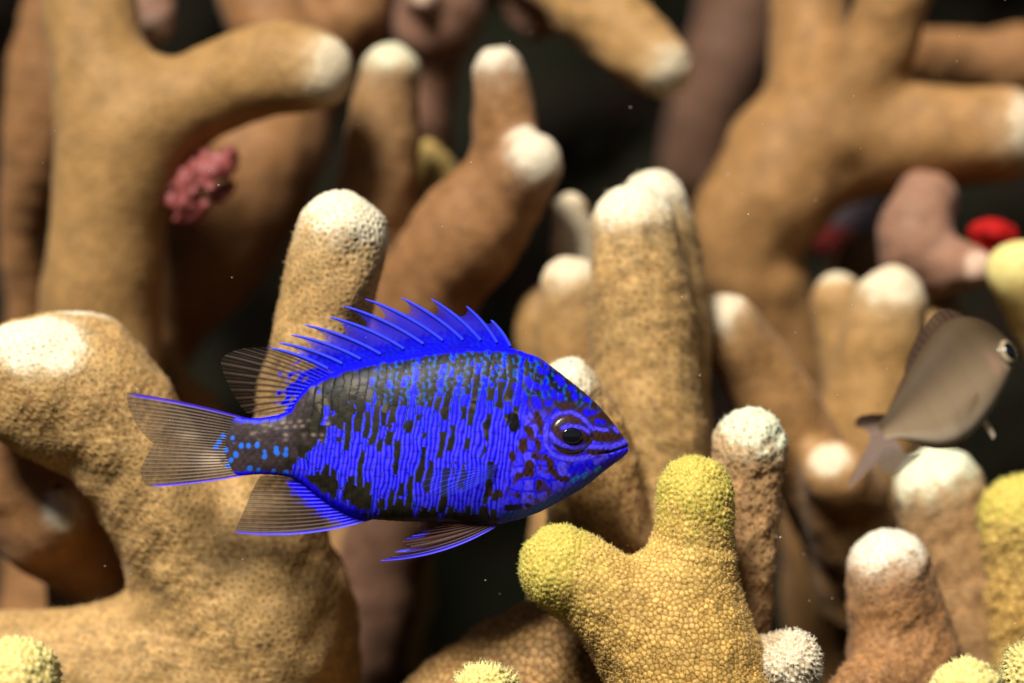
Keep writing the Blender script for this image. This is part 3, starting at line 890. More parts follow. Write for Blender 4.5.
def blue_skin(X, Y):
    """colour and relief of the blue damselfish at side-view position X, Y"""
    w1 = n2(X, Y, 26, 61) * 0.8; w2 = n2(X, Y, 9, 62)
    xs = X + 0.13 * (Y - 440) + w1 + 0.2 * w2
    cw, ch = 8.6, 12.5
    xs = xs + 0.9 * n2(X, Y * 0.6, 13, 71)
    ci = np.floor(xs / cw); fx = xs / cw - ci - 0.5
    yy = Y / ch + 0.5 * (ci % 2) + 0.12 * n2(X, Y, 18, 63)
    cj = np.floor(yy); fy = yy - cj - 0.5
    r1 = hash2(ci, cj); r2 = hash2(ci, np.floor(Y / (26 + 26 * hash2(ci, 0, 2)) + hash2(ci, 0, 3)), 5); r3 = hash2(ci, cj, 9)
    val = np.where(r3 < 0.7, r2, r1)
    num = np.zeros_like(X); den = np.zeros_like(X)
    for a, b, p in PROB:
        w = 1.0 / ((X - a) ** 2 + (Y - b) ** 2 + 60.0) ** 1.8
        num += w * p; den += w
    p = np.clip(num / den + 0.06 * n2(X, Y, 12, 64), 0, 1)
    isb = val < p
    hw = np.where(isb, 0.22 + 0.42 * p, 0.50 - 0.14 * p + 0.05 * w2)          # how wide the streak or bar is in its column
    inner = 1 - sstep(hw - 0.10, hw + 0.06, np.abs(fx + 0.06 * w2))
    vert = 1 - sstep(0.40, 0.56, np.abs(fy) + 0.06 * w2 - 0.12 * (p > 0.4))
    m = np.where(isb, inner * np.where(p < 0.35, vert, 1.0), 1 - inner * np.where(p > 0.7, vert, 1.0))
    m = np.where(~isb & (p < 0.33), 0.0, m)
    w3 = n2(X, Y * 0.45, 5, 68)
    streak = 0.5 + 0.5 * np.cos(4 * math.pi * fx + 0.35 * w3)
    blue = C_DEEP + (C_LITE - C_DEEP) * (np.clip(streak * 0.75 + 0.12 * w2, 0, 1) * sstep(380, 440, Y))[..., None]
    blue = blue * (1 - 0.4 * sstep(0.22, 0.0, streak) * sstep(375, 420, Y))[..., None]
    blue = blue * (1 - 0.4 * sstep(0.35, 0.5, np.abs(fy)) * sstep(375, 420, Y))[..., None]
    back = sstep(0.22, 0.02, p + 0.25 * sstep(400, 430, Y))
    dark = C_DARK * (0.6 + 0.6 * hash2(ci, cj, 12) + 0.25 * w2)[..., None] * (1 - 0.85 * back)[..., None]
    dark = dark * (0.55 + 0.45 * sstep(0.5, 0.36, np.abs(fx)))[..., None]
    grey = sstep(0.62, 0.95, n2(X, Y, 30, 66) * 0.5 + 0.75 - np.abs(Y - (392 + 0.0012 * (X - 380) ** 2)) / 40) * sstep(0.2, 0.45, fy + 0.5) * (Y < 440)
    dark = dark + (lin(112, 100, 78) - dark) * (0.5 * grey * (np.abs(fx) < 0.34))[..., None]  # greyish highlights painted into the dark bars of the upper flank
    c = dark * (1 - m)[..., None] + blue * m[..., None]
    c = c + C_TEAL * (2.2 * m * (1 - m) * (0.4 + 0.6 * hash2(ci, cj, 4)))[..., None]
    teal_back = (p < 0.36) * sstep(0.15, 0.7, n2(X, Y * 0.8, 6, 67)) * sstep(350, 400, X) * (Y < 405)
    c = c + (C_TEAL - c) * (0.8 * teal_back)[..., None]
    # tail stalk: brown, pale glints, cyan spots
    st = sstep(308, 284, X + 0.35 * (Y - 445) + 9 * n2(X, Y, 14, 76))
    brn = lin(56, 45, 46) * (0.75 + 0.5 * hash2(np.floor(xs / 6.0), np.floor(Y / 6.0 + 0.5 * (np.floor(xs / 6.0) % 2)), 2))[..., None]
    da_, db_ = (xs + 0.85 * Y) / 8.0, (xs - 0.85 * Y) / 8.0
    e6 = np.maximum(np.abs(da_ - np.floor(da_) - 0.5), np.abs(db_ - np.floor(db_) - 0.5))
    brn = brn * (1.06 - 0.3 * sstep(0.2, 0.5, e6))[..., None]
    c = c * (1 - st)[..., None] + brn * st[..., None]
    for k, gx in enumerate(range(252, 330, 9)):
        for gy in (426, 432, 438, 421):
            q = hash2(gx, gy, 8)
            if q > 0.42:
                g = np.exp(-(((X - gx - 3 * (gy % 4) + 7 * (q - 0.7)) / 2.4) ** 2 + ((Y - gy - 3 * q + 0.12 * (X - 285) * (gy < 430)) / 1.7) ** 2))
                c = c + (lin(180, 155, 140) - c) * ((0.12 + 0.35 * hash2(gx, gy, 3)) * g)[..., None]
    for (gx, gy, gr) in ((242, 446, 3), (249, 445, 3), (258, 445, 3), (233, 438, 3), (234, 443, 2.5), (226, 450, 3), (236, 454, 3), (231, 460, 3), (251, 468, 3.4), (259, 470, 3),
                         (274, 471, 3), (265, 456, 3), (277, 452, 3.6), (287, 454, 3.6), (265, 451, 2.5), (223, 436, 2), (286, 473, 4), (277, 448, 3), (287, 449, 3), (228, 466, 2.5)):
        g = sstep(gr + 0.2, gr - 1.8, np.hypot(X - gx, (Y - gy) * 0.85) + 0.7 * w2)
        c = c + (C_CYAN * 0.8 - c) * (0.9 * g)[..., None]
    # blue edges of stalk and back
    t, b = smooth_interp(X, TOPX, TOPY), smooth_interp(X, BOTX, BOTY)
    et = sstep(6.5, 2.0, Y - t + 1.2 * w2) * sstep(560, 520, X)
    c = c + (C_DEEP - c) * et[..., None]
    eb = sstep(4.5, 1.5, b - Y + w2) * sstep(300, 290, X)
    c = c + (C_BLUE - c) * eb[..., None]
    ea = sstep(11, 5, b - Y + 2 * w2) * sstep(296, 306, X) * sstep(372, 356, X)
    c = c + (C_BLUE - c) * ea[..., None]
    # head: plates of blue with brown gaps
    hd = sstep(500, 514, X + 0.22 * (Y - 430) - 14 + 4 * w2) * sstep(390, 400, Y + (X - 520) * -0.15)
    r = np.random.default_rng(77)
    seeds = np.array([(x + r.uniform(-4, 4), y + r.uniform(-4, 4)) for x in range(490, 634, 13) for y in range(345, 530, 14)])
    sel = hd > 0
    Xs, Ys = X[sel] + 1.5 * w2[sel], Y[sel] + 1.5 * w1[sel]
    dd = np.hypot(Xs[:, None] - seeds[None, :, 0], (Ys[:, None] - seeds[None, :, 1]) * 0.9)
    o = np.argpartition(dd, 1, axis=1)[:, :2]
    da = np.take_along_axis(dd, o, 1)
    e = np.abs(da[:, 1] - da[:, 0])
    first = np.where(da[:, 0] < da[:, 1], o[:, 0], o[:, 1])
    tone = r.random(len(seeds))[first]
    hc = C_BLUE + (C_LITE - C_BLUE) * (0.25 + 0.75 * tone)[:, None]
    hc = hc + (C_DEEP - hc) * (sstep(3.4, 0.6, e) * 0.8)[:, None]
    hc = hc * (0.72 + 0.42 * (0.5 + 0.5 * n2(X, Y, 5, 72)[sel]))[:, None]
    mot = sstep(0.45, 0.85, n2(X, Y, 11, 73)[sel] + 0.25 * n2(X, Y, 4, 74)[sel])
    hc = hc + (C_BROWN - hc) * (0.85 * mot)[:, None]
    up = sstep(430, 410, Ys + 2 * w2[sel] - (Xs - 560) * 0.42)          # crown is dark
    hc = hc + (C_BROWN * 0.72 - hc) * up[:, None]
    tl = sstep(0.25, 0.8, n2(X, Y, 8, 69)[sel]) * up * 0.35
    hc = hc + (C_TEAL - hc) * tl[:, None]
    k = hd[sel][:, None]
    c[sel] = c[sel] * (1 - k) + hc * k
    w4 = n2(X, Y, 4, 75)
    for nm, wd_, pts in BLOTCH:
        d = seg_dist(X, Y, pts) + ((0.6 * w2 + 0.6 * w4) if wd_ < 20 else 0)
        g = sstep(wd_ / 2 + 0.9, wd_ / 2 - 0.9, d)
        if nm in ('blue', 'lite', 'cyan'):
            gg = sstep(wd_ / 2 + 2.4, wd_ / 2 - 0.2, d) * 0.6      # darker rim round each mark
            c = c + (C_DEEP * 0.5 - c) * (gg * (1 - g))[..., None]
        pc = PCOL[nm] * (0.8 + 0.3 * w4)[..., None]
        c = c + (pc - c) * g[..., None]
    # relief: overlapping scales on the flank, smooth head, groove of the mouth
    sc = (0.55 - 1.1 * fx * fx - 0.8 * fy * fy) - 0.5 * fx
    h = 0.6 * sc * (1 - hd) * sstep(228, 250, X)
    h = h - 1.3 * sstep(2.6, 0.4, seg_dist(X, Y, [(600, 453), (612, 451.3), (619, 449), (630, 445.5)]))
    h = h - 0.5 * sstep(1.6, 0.2, np.abs(seg_dist(X, Y, [(534, 470), (530, 440), (528, 410)]) - 0.1)) * 0
    return np.clip(c, 0.0015, 1), h


def to_mm(X, Y, Yd):
    return np.stack([(X - 512) * PX, Yd * PX, (341.5 - Y) * PX], -1)


fish = empty('damselfish', (0, 0, 0), 'vivid blue and black damselfish with spiky dorsal fin swimming right across the coral', 'fish')


def grid_faces(n, m, wrap=False):
    i = np.arange(n - 1)[:, None]; j = np.arange(m if wrap else m - 1)[None]
    j2 = (j + 1) % m
    return np.stack([i * m + j, i * m + j2, (i + 1) * m + j2, (i + 1) * m + j], -1).reshape(-1, 4)


def build_body():
    t = np.linspace(0, 1, 440)
    xs = 226 + 402 * (1 - (1 - t) ** 1.15)
    near = np.linspace(-math.pi / 2, math.pi / 2, 230, endpoint=False)
    far = np.linspace(math.pi / 2, 3 * math.pi / 2, 46, endpoint=False)
    ph = np.concatenate([near, far])
    top, bot, w = smooth_interp(xs, TOPX, TOPY), smooth_interp(xs, BOTX, BOTY), smooth_interp(xs, WX, WY)
    X = np.repeat(xs[:, None], len(ph), 1)
    Y = (top + bot)[:, None] / 2 - (bot - top)[:, None] / 2 * np.sin(ph)[None]
    X = X + (np.sin(ph) ** 2)[None] * (9 * np.exp(-(xs - 226) / 10))[:, None]
    Yd = -w[:, None] * np.sign(np.cos(ph))[None] * np.abs(np.cos(ph))[None] ** 0.9
    c, h = blue_skin(X, Y)
    V = to_mm(X, Y, Yd).reshape(-1, 3)
    Q = grid_faces(len(xs), len(ph), True)
    N = vnormals(V, Q)
    if (N[:, 1] * V[:, 1]).sum() < 0:
        Q = Q[:, ::-1]; N = -N
    V = V + N * (h.reshape(-1, 1) * PX)
    n0 = len(V)
    V = np.vstack([V, V[-len(ph):].mean(0, keepdims=True), V[:len(ph)].mean(0, keepdims=True)])
    col = np.ones((len(V), 4)); col[:n0, :3] = c.reshape(-1, 3); col[n0, :3] = C_BACK; col[n0 + 1, :3] = C_BROWN
    a = np.arange(len(ph)); b = (a + 1) % len(ph)
    base = n0 - len(ph)
    capq = np.stack([base + a, base + b, np.full(len(a), n0), np.full(len(a), n0)], 1)[:, :3]
    faces = Q.tolist() + capq.tolist() + np.stack([b, a, np.full(len(a), n0 + 1)], 1).tolist()
    mesh_obj('body', V, faces, M_SKIN, fish, {'paint': col})


build_body()


def eye_part(cx, cy, rx, ry, bulge, extra, paint, mat, name, parent, side=1):
    nr, na = 22, 64
    rr = np.linspace(0.001, 1, nr); aa = np.linspace(0, 2 * math.pi, na, endpoint=False)
    X = cx + rx * rr[:, None] * np.cos(aa)[None]; Y = cy + ry * rr[:, None] * np.sin(aa)[None]
    yb = body_y(X, Y)
    Yd = -(yb + (bulge * (1 - rr ** 2) ** 0.6)[:, None] + extra * sstep(1.0, 0.86, rr)[:, None]) * side
    V = to_mm(X, Y, Yd).reshape(-1, 3)
    Q = grid_faces(nr, na, True)
    if side < 0: Q = Q[:, ::-1]
    c = np.ones((len(V), 4)); c[:, :3] = paint(X, Y).reshape(-1, 3)
    return mesh_obj(name, V, Q, mat, parent, {'paint': c})


M_EYE = skin_mat("damsel_eye", 0.25, 0.3, coat=0.15)
for side in (1, -1):
    e = eye_part(571, 432.5, 21, 19.5, 4.5, 0.3, lambda X, Y: blue_skin(X, Y)[0], M_EYE, 'eye', fish, side)
    eye_part(571.5, 434.5, 11, 8.6, 2.2, 5.2, lambda X, Y: np.zeros(X.shape + (3,)), M_PUPIL, 'pupil', e, side)


def fin(name, base, outer, rays, paint, nv=46, per=9, ycurve=lambda u, v: 0 * u, bend=0.0, mat=None, parent=None, ridge=0.5, to3=to_mm):
    """sheet of fin rays fanned from a base line to an outer line; paint(u, v, rayness, X, Y) -> rgb, alpha"""
    nu = rays * per + 1
    B = catmull(np.array(base, float), 60); O = catmull(np.array(outer, float), 120)

    def arc(L, u):
        s = np.concatenate([[0], np.cumsum(np.linalg.norm(np.diff(L, axis=0), axis=1))]); s /= s[-1]
        return np.stack([np.interp(u, s, L[:, 0]), np.interp(u, s, L[:, 1])], -1)
    u = np.linspace(0, 1, nu); v = np.linspace(0, 1, nv)
    b, o = arc(B, u), arc(O, u)
    d = o - b
    perp = np.stack([-d[:, 1], d[:, 0]], -1)
    bd = bend(u) if callable(bend) else np.full(nu, bend)
    Xy = b[:, None] + d[:, None] * v[None, :, None] + perp[:, None] * (bd[:, None] * (v * (1 - v))[None])[..., None]
    X, Y = Xy[..., 0], Xy[..., 1]
    U = np.repeat(u[:, None], nv, 1); Vv = np.repeat(v[None], nu, 0)
    ph = U * rays
    ray = np.cos(2 * math.pi * ph) * 0.5 + 0.5
    split = np.cos(4 * math.pi * ph) * 0.5 + 0.5                       # rays divide towards the edge
    k = sstep(0.45, 0.8, Vv)
    rn = sstep(0.2, 0.85, ray * (1 - k) + k * (0.55 * split + 0.45 * ray))
    Yd = ycurve(U, Vv) - ridge * rn
    rgb, al = paint(U, Vv, rn, X, Y)
    col = np.concatenate([np.clip(rgb, 0.001, 1), np.clip(al, 0, 1)[..., None]], -1).reshape(-1, 4)
    return mesh_obj(name, to3(X, Y, Yd).reshape(-1, 3), grid_faces(nu, nv), mat or M_FIN, parent or fish, {'paint': col})


def mix(a, b, k):
    return a + (b - a) * np.asarray(k)[..., None]


def tone(a, shape):
    return np.broadcast_to(a, shape + (3,)).copy()


RAY = lin(70, 51, 37); MEM = lin(40, 28, 22)


def soft_paint(edge_a, edge_b, blue_base, blue_col=C_DEEP):
    def f(U, V, rn, X, Y):
        c = mix(tone(MEM, U.shape), tone(RAY, U.shape), rn)
        c = c * (0.8 + 0.25 * hash2(np.floor(V * 26), np.floor(U * 60)))[..., None]
        al = 0.42 + 0.48 * rn
        al = al - 0.22 * sstep(0.75, 1.0, V)
        w = 0.16 * n2(X, Y, 7, 91)
        bb = sstep(blue_base + 0.10, blue_base - 0.08, V + w) if blue_base > 0 else 0 * V
        c = mix(c, tone(blue_col, U.shape) * (0.8 + 0.5 * n2(X, Y, 5, 92)[..., None]), bb); al = np.maximum(al, bb)
        e = np.maximum(sstep(edge_a, edge_a * 0.4, U) if edge_a > 0 else 0 * U, sstep(1 - edge_b, 1 - 0.4 * edge_b, U) if edge_b > 0 else 0 * U)
        c = mix(c, tone(C_LITE * 0.9, U.shape), e); al = np.maximum(al, e * 0.97)
        return c, al
    return f


# soft rear part of the dorsal fin
fin('soft_dorsal_fin', [(334, 373), (326, 376), (310, 385), (299, 396), (293, 407), (291, 412)],
    [(270, 347), (256, 347.5), (240, 349), (227, 354), (221, 360), (223, 372), (229, 386), (237, 401), (247, 413), (266, 416)], 14,
    soft_paint(0.05, 0.0, 0.24), ycurve=lambda u, v: 4 * v * np.sin(2.5 * u) + 1.5 * v * np.sin(9 * u), bend=lambda u: 0.10 * (1 - u))


# spiny front part of the dorsal fin: membrane with one mesh for each spine
SP_B = [(512, 350), (500, 348), (486, 347), (470, 347), (452, 348), (433, 351), (413, 355), (390, 360), (369, 364), (350, 368), (335, 373)]
SP_T = [(491, 320), (466, 306), (431, 299), (401, 298), (365, 299), (343, 306), (329, 317), (304, 325), (291, 335), (279, 343), (270, 348)]
# spines lean back and curve: the hidden foot lies ahead of the visible blade
def spine_curve(k, v):
    b, t = np.array(SP_B[k], float), np.array(SP_T[k], float)
    d = t - b; perp = np.array([d[1], -d[0]])                            # to the upper side
    if perp[1] > 0: perp = -perp
    kk = 0.085
    return b + d * v[:, None] + perp * (kk * 4 * v * (1 - v) * 0.55)[:, None]


def build_dorsal():
    Vs, Fs, Cs = [], [], []
    off = 0
    for k in range(len(SP_B) - 1):
        ns, nv = 14, 30
        s = np.linspace(0, 1, ns); v = np.linspace(0, 1, nv)
        fr = 0.93 + (0.60 - 0.93) * s - 0.09 * np.sin(math.pi * s)
        X = np.zeros((ns, nv)); Y = np.zeros((ns, nv))
        for i in range(ns):
            a = spine_curve(k, v * fr[i]); b = spine_curve(k + 1, v * fr[i])
            p = a * (1 - s[i]) + b * s[i]
            X[i], Y[i] = p[:, 0], p[:, 1]
        Yd = 0.8 * np.sin(math.pi * s)[:, None] * v[None] * (1 if k % 2 else -1)
        base = np.interp(X, [p[0] for p in SP_B][::-1], [p[1] for p in SP_B][::-1])
        hgt = base - Y
        wob = n2(X, Y, 6, 95)
        lim = 15 + 5 * k / 10
        bb = sstep(lim + 6, lim - 5, hgt + 4 * wob)
        c = mix(tone(lin(44, 38, 210), X.shape), tone(C_DEEP, X.shape) * (0.75 + 0.5 * (0.5 + 0.5 * wob))[..., None], bb)
        c = mix(c, tone(C_TEAL, X.shape), 0.35 * sstep(0.3, 0.9, n2(X, Y, 4, 96)) * bb)
        al = 0.95 * (1 - sstep(0.7, 1.0, v)[None] * 0.4) * np.ones_like(X)
        al = np.maximum(al, bb)
        ed = sstep(0.90, 0.98, v)[None] * np.ones_like(X)
        Vs.append(to_mm(X, Y, Yd).reshape(-1, 3)); Fs.append(grid_faces(ns, nv) + off)
        Cs.append(np.concatenate([c, al[..., None]], -1).reshape(-1, 4)); off += ns * nv
    V = np.vstack(Vs); Q = np.vstack(Fs); Cc = np.vstack(Cs)
    # weld the neighbouring membranes into one sheet
    key = np.round(V * 2000).astype(np.int64)
    _, first, inv = np.unique(key, axis=0, return_index=True, return_inverse=True)
    dorsal = mesh_obj('dorsal_fin', V[first], inv.ravel()[Q], M_FIN, fish, {'paint': Cc[first]})
    for k in range(len(SP_B)):
        v = np.linspace(0.12, 1, 22)
        p = spine_curve(k, v)
        r = np.interp(v, [0.12, 0.6, 0.93, 1], [1.7, 1.8, 1.2, 0.3])
        d = np.gradient(p, axis=0); d /= np.linalg.norm(d, axis=1, keepdims=True)
        nn = np.stack([-d[:, 1], d[:, 0]], 1)
        a = np.linspace(0, 2 * math.pi, 10, endpoint=False)
        X = p[:, 0][:, None] + nn[:, 0][:, None] * np.cos(a)[None] * r[:, None]
        Y = p[:, 1][:, None] + nn[:, 1][:, None] * np.cos(a)[None] * r[:, None]
        Yd = np.sin(a)[None] * r[:, None] * 1.0
        mesh_obj('spine', to_mm(X, Y, Yd).reshape(-1, 3), grid_faces(22, 10, True), M_SPINE, dorsal)


build_dorsal()


def caudal_paint(U, V, rn, X, Y):
    c = mix(tone(lin(80, 64, 51), U.shape), tone(lin(98, 80, 64), U.shape), rn)
    seg = 0.5 + 0.5 * np.sin(X * 1.25 + 2 * np.sin(U * 40))
    c = c * (0.86 + 0.22 * seg * rn)[..., None]
    gl = np.exp(-(((X - 214) / 16) ** 2 + ((Y - 460) / 9) ** 2)) + 0.5 * np.exp(-(((X - 188) / 12) ** 2 + ((Y - 436) / 4) ** 2))  # white glints near the tail root painted into the ray colour
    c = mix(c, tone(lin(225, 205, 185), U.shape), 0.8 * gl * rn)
    al = 0.74 + 0.2 * rn - 0.22 * sstep(0.5, 1.0, V)
    nb = sstep(0.26, 0.10, V + 0.05 * n2(X, Y, 6, 99)); al = np.maximum(al, nb); c = mix(c, tone(lin(70, 54, 48), U.shape), nb)
    e = np.maximum(sstep(0.045, 0.02, U) * sstep(1.02, 0.9, V), sstep(0.955, 0.98, U) * sstep(1.0, 0.88, V))
    c = mix(c, tone(lin(88, 60, 235), U.shape), e); al = np.maximum(al, 0.95 * e)
    for (gx, gy) in ((233, 438), (234, 443), (226, 450), (236, 454), (231, 460), (223, 436), (216, 447), (228, 466), (219, 442)):
        g = sstep(3.6, 1.8, np.hypot(X - gx, Y - gy))
        c = mix(c, tone(C_CYAN * 0.9, U.shape), g); al = np.maximum(al, g)
    return c, al


fin('caudal_fin', [(250, 419), (243, 432), (241, 446), (243, 460), (250, 474.5)],
    [(126, 392.5), (126, 400), (129, 412), (137, 428), (147, 439), (152, 444), (149, 451), (143, 462), (140, 472), (142, 481), (147, 487.5)], 25,
    caudal_paint, nv=70, per=7, ycurve=lambda u, v: 9 * v * v + 1.5 * v * np.sin(7 * u), bend=lambda u: 0.16 * (0.5 - u), ridge=0.7)

# anal fin: blue scaled root, brown streaked membrane, blue lower edge
def anal_paint(U, V, rn, X, Y):
    c, al = soft_paint(0.0, 0.0, 0.0)(U, V, rn, X, Y)
    c = mix(c, tone(lin(70, 46, 36), U.shape), 0.3 + 0 * U)
    al = np.maximum(al, 0.6 + 0.35 * sstep(0.7, 0.2, U) * (1 - V))
    bl = sstep(17, 9, seg_dist(X, Y, [(368, 520), (350, 515), (330, 505), (315, 494), (302, 483)]) + 3 * n2(X, Y, 6, 97))
    c = mix(c, tone(C_BLUE, U.shape), bl); al = np.maximum(al, bl)
    e = sstep(0.075, 0.035, U)
    c = mix(c, tone(C_LITE * 0.85, U.shape), e); al = np.maximum(al, e)
    return c, al


fin('anal_fin', [(374, 519), (350, 513), (330, 503), (315, 492), (303, 482), (297, 477)],
    [(238, 533), (235, 530.5), (240, 519), (246, 505), (252, 490), (260, 476)], 15, anal_paint,
    ycurve=lambda u, v: 5 * v * np.sin(2.2 * u) + 1.2 * v * np.sin(11 * u), bend=lambda u: -0.22 * (1 - u) ** 2)


def pelvic_paint(U, V, rn, X, Y):
    c = mix(tone(lin(46, 26, 22), U.shape), tone(lin(84, 52, 42), U.shape), rn)
    al = 0.88 + 0.1 * rn - 0.3 * sstep(0.75, 1, V)
    e = np.maximum(sstep(0.17, 0.11, U), sstep(0.10, 0.05, np.abs(U - 0.62)) * sstep(0.72, 0.86, V))
    c = mix(c, tone(C_LITE * 0.9, U.shape), e); al = np.maximum(al, e)
    return c, al


for sgn in (-1, 1):
    k = 0 if sgn < 0 else 1
    fin('pelvic_fin', [(497, 526), (488, 525), (468, 522.5)],
        [(380 + 14 * k, 560 - 7 * k), (404 + 8 * k, 552 - 5 * k), (412, 546 - 3 * k), (402 + 10 * k, 541 - 4 * k), (420, 532), (444, 523)], 8, pelvic_paint,
        ycurve=lambda u, v, sgn=sgn: sgn * (5 + 9 * v), bend=lambda u: -0.27 * (1 - u) ** 1.5)


def pectoral_paint(U, V, rn, X, Y):
    c = mix(tone(lin(40, 50, 170), U.shape), tone(lin(60, 80, 245), U.shape), rn)
    al = 0.16 + 0.16 * rn - 0.16 * sstep(0.6, 1, V) + 0.5 * sstep(0.2, 0.0, V)
    c = mix(c, tone(C_BACK, U.shape), sstep(0.16, 0.02, V))
    lo = sstep(0.85, 1.0, U)  # shadow line along the lower edge, put into the fin colour
    c = mix(c, tone(lin(20, 40, 190), U.shape), lo); al = np.maximum(al, 0.6 * lo)
    return c, al


for sgn in (-1, 1):
    fin('pectoral_fin', [(498, 463), (495, 470), (492, 476)],
        [(440, 468), (428, 473), (424, 482), (429, 491), (446, 494), (466, 489)], 11, pectoral_paint,
        ycurve=lambda u, v, sgn=sgn: sgn * (37 + 9 * v), bend=0.05)

# ------------------------------------------------------------------ grey damselfish
G_PED = np.array([877.0, 432.0]); G_SNOUT = np.array([1019.0, 350.0])
G_YAW = R(24)
G_Y = -26.0
_ax = G_SNOUT - G_PED
_plen = float(np.linalg.norm(_ax))
_ci, _si = _ax[0] / _plen, -_ax[1] / _plen
U3 = np.array([_ci * math.cos(G_YAW), math.sin(G_YAW), _si * math.cos(G_YAW)])
V3 = np.array([-_si, 0, _ci])
W3 = np.cross(U3, V3)
if W3[1] > 0: W3 = -W3
G_LEN = _plen / math.cos(G_YAW)
G_K = PX * (D + G_Y) / D
G_O = P(G_PED[0], G_PED[1], G_Y) - U3 * math.sin(G_YAW) * 0


def g_local(X, Y):
    """side-view pixel -> along-body and height coordinates in pixels"""
    dx, dy = X - G_PED[0], -(Y - G_PED[1])
    return (dx * _ci + dy * _si) / math.cos(G_YAW), -dx * _si + dy * _ci


def g_mm(A, H, S):
    A, H, S = np.broadcast_arrays(A, H, S)
    c = A - 0.5 * G_LEN
    O = P((G_PED[0] + G_SNOUT[0]) / 2, (G_PED[1] + G_SNOUT[1]) / 2, G_Y)
    return O + (c[..., None] * U3 + H[..., None] * V3 + S[..., None] * W3) * G_K


grey = empty('damselfish', P(945, 390, G_Y), 'small plain grey brown damselfish swimming up right at the right edge', 'fish')
GS = [0, .08, .16, .26, .36, .46, .56, .66, .74, .83, .91, .965, 1.0]
GT = [8, 13, 21, 31, 40, 48, 55, 60, 60, 55, 44, 29, 9]
GB = [7, 14, 26, 42, 49, 50, 46, 40, 33, 25, 16, 9, 4]
GW = [1.0, 4, 9, 16, 21, 25, 28, 29, 28, 25, 20, 13, 4]


def build_grey():
    t = np.linspace(0, 1, 150); ph = np.linspace(0, 2 * math.pi, 140, endpoint=False)
    si = lambda f: sum(np.interp(t + o, GS, f) * w for o, w in ((-.03, .25), (0, .5), (.03, .25)))
    top, bot, w = si(GT), si(GB), si(GW)
    top[-1] = bot[-1] = w[-1] = 0.5
    s, c = np.sin(ph)[None], np.cos(ph)[None]
    H = np.where(s > 0, top[:, None] * s, bot[:, None] * s)
    S = w[:, None] * np.sign(c) * np.abs(c) ** 0.85
    A = np.repeat((t * G_LEN)[:, None], len(ph), 1)
    hn = np.where(s > 0, s, s) * np.ones_like(A)
    # small scales in rows
    cw = 4.6
    ci = np.floor(A / cw); fx = A / cw - ci - 0.5
    yy = H / 5.2 + 0.5 * (ci % 2); cj = np.floor(yy); fy = yy - cj - 0.5
    scale = (0.5 - fx * fx - fy * fy) - 0.4 * fx
    back = mix(tone(lin(146, 124, 96), A.shape), tone(lin(70, 55, 38), A.shape), sstep(-0.55, 0.75, hn))
    back = mix(back, tone(lin(200, 178, 148), A.shape), sstep(-0.45, -0.95, hn))
    back = back * (0.68 + 0.55 * np.clip(scale + 0.3, 0, 1) * sstep(0.9, 0.75, t)[:, None])[..., None]
    tt = np.repeat(t[:, None], len(ph), 1)
    gill = np.exp(-((tt - 0.76 + 0.05 * hn ** 2) / 0.025) ** 2) * sstep(0.5, 0.1, np.abs(hn + 0.1))
    back = mix(back, tone(lin(200, 130, 120), A.shape), 0.2 * gill)
    front = sstep(0.78, 0.86, tt) * sstep(0.4, -0.2, hn)
    back = mix(back, tone(lin(188, 160, 132), A.shape), 0.5 * front)
    S = S * (1 + 0.012 * scale)
    V = g_mm(A, H, S).reshape(-1, 3)
    Q = grid_faces(len(t), len(ph), True)
    N = vnormals(V, Q)
    cen = V.mean(0)
    if ((V - cen) * N).sum() < 0: Q = Q[:, ::-1]
    col = np.ones((len(V), 4)); col[:, :3] = back.reshape(-1, 3)
    mesh_obj('body', V, Q, M_SKIN2, grey, {'paint': col})
    # eyes: white ring, black pupil
    def dome(a0, h0, rr_, bulge, paint, mat, name, parent, sgn):
        nr, na = 14, 40
        r = np.linspace(0.001, 1, nr); a = np.linspace(0, 2 * math.pi, na, endpoint=False)
        A = a0 + rr_ * r[:, None] * np.cos(a)[None]; H = h0 + rr_ * r[:, None] * np.sin(a)[None]
        tq = np.clip(A / G_LEN, 0, 1)
        ww = np.interp(tq, GS, GW); hh = np.where(H > 0, np.interp(tq, GS, GT), np.interp(tq, GS, GB))
        surf = ww * np.clip(1 - (H / hh) ** 2, 0.02, 1) ** 0.425
        S = sgn * (surf + (bulge * (1 - r ** 2) ** 0.55)[:, None])
        c = np.ones((nr * na, 4)); c[:, :3] = np.repeat(paint(r)[:, None], na, 1).reshape(-1, 3)
        Qd = grid_faces(nr, na, True)
        return mesh_obj(name, g_mm(A, H, S).reshape(-1, 3), Qd, mat, parent, {'paint': c})
    for sgn in (1, -1):
        e = dome(0.895 * G_LEN, 3, 14, 3.5, lambda r: np.where((r < 0.85)[:, None], lin(160, 142, 112), lin(84, 66, 48)), M_EYE, 'eye', grey, sgn)
        dome(0.905 * G_LEN, 3, 10.2, 6.0, lambda r: np.zeros((len(r), 3)), M_PUPIL, 'pupil', e, sgn)


build_grey()


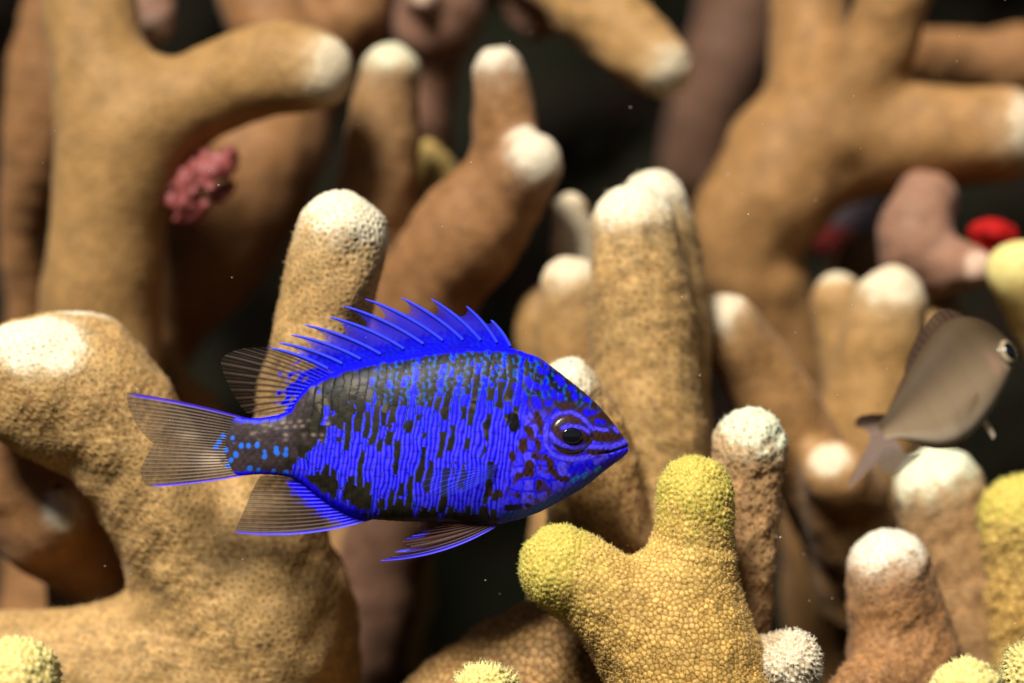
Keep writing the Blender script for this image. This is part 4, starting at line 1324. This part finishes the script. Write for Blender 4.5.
def gfin(name, base, outer, rays, col_a, col_b, alpha, dark_edge=0.0, yc=lambda u, v: 0 * u, parent=None):
    gl = lambda pts: [g_local(np.array(p[0], float), np.array(p[1], float)) for p in pts]

    def paint(U, V, rn, X, Y):
        c = mix(tone(col_a, U.shape), tone(col_b, U.shape), rn)
        al = alpha + 0.2 * rn - 0.1 * V
        if dark_edge: 
            e = sstep(dark_edge, dark_edge * 0.4, U); c = mix(c, tone(lin(38, 26, 22), U.shape), e); al = np.maximum(al, 0.95 * e)
        return c, al
    fin(name, gl(base), gl(outer), rays, paint, nv=24, per=6, ycurve=yc, mat=M_FIN2, parent=grey, ridge=0.4,
        to3=lambda X, Y, Yd: g_mm(X, Y, -Yd))


gfin('dorsal_fin', [(970, 318), (950, 322), (930, 342), (912, 372), (898, 398), (889, 416)],
     [(960, 311), (949, 309), (936, 313), (920, 332), (906, 360), (900, 384), (886, 412)], 16, lin(74, 56, 46), lin(92, 70, 56), 0.9)
gfin('caudal_fin', [(896, 414), (890, 430), (898, 450)],
     [(866, 413), (854, 416), (850, 424), (861, 429), (864, 440), (852, 462), (840, 485), (848, 480), (872, 456)], 14, lin(142, 120, 108), lin(160, 138, 126), 0.95, dark_edge=0.28)
gfin('anal_fin', [(918, 452), (902, 452), (888, 446)], [(912, 458), (900, 466), (888, 472.5), (877, 470), (871, 460), (876, 450)], 10,
     lin(120, 108, 92), lin(138, 124, 108), 0.75)
gfin('pelvic_fin', [(985, 414), (981, 421)], [(997, 435), (994, 440)], 3, lin(200, 182, 160), lin(214, 198, 176), 0.8)
gfin('pectoral_fin', [(966, 396), (962, 404)], [(936, 404), (934, 414), (944, 424)], 8, lin(150, 132, 108), lin(170, 150, 124), 0.2,
     yc=lambda u, v: -28 - 3 * v)

# ------------------------------------------------------------------ drifting specks
def build_snow():
    r = np.random.default_rng(5)
    V, F = [], []
    for _ in range(170):
        y = r.uniform(-25, 70) if r.random() < 0.6 else r.uniform(-10, 12)
        c = P(r.uniform(-60, 1084), r.uniform(-60, 743), y)
        s = 0.07 + 0.10 * r.random() ** 3
        o = len(V)
        for d in ((1, 0, 0), (-1, 0, 0), (0, 1, 0), (0, -1, 0), (0, 0, 1), (0, 0, -1)):
            V.append(c + np.array(d) * s * r.uniform(0.6, 1.3))
        for a in (0, 1):
            for b in (2, 3):
                for e in (4, 5):
                    F.append((o + a, o + b, o + e))
    o = mesh_obj('drifting_specks', np.array(V), np.array(F), M_SNOW)
    tag(o, 'tiny pale specks drifting in the water all over the picture', kind='stuff')


build_snow()
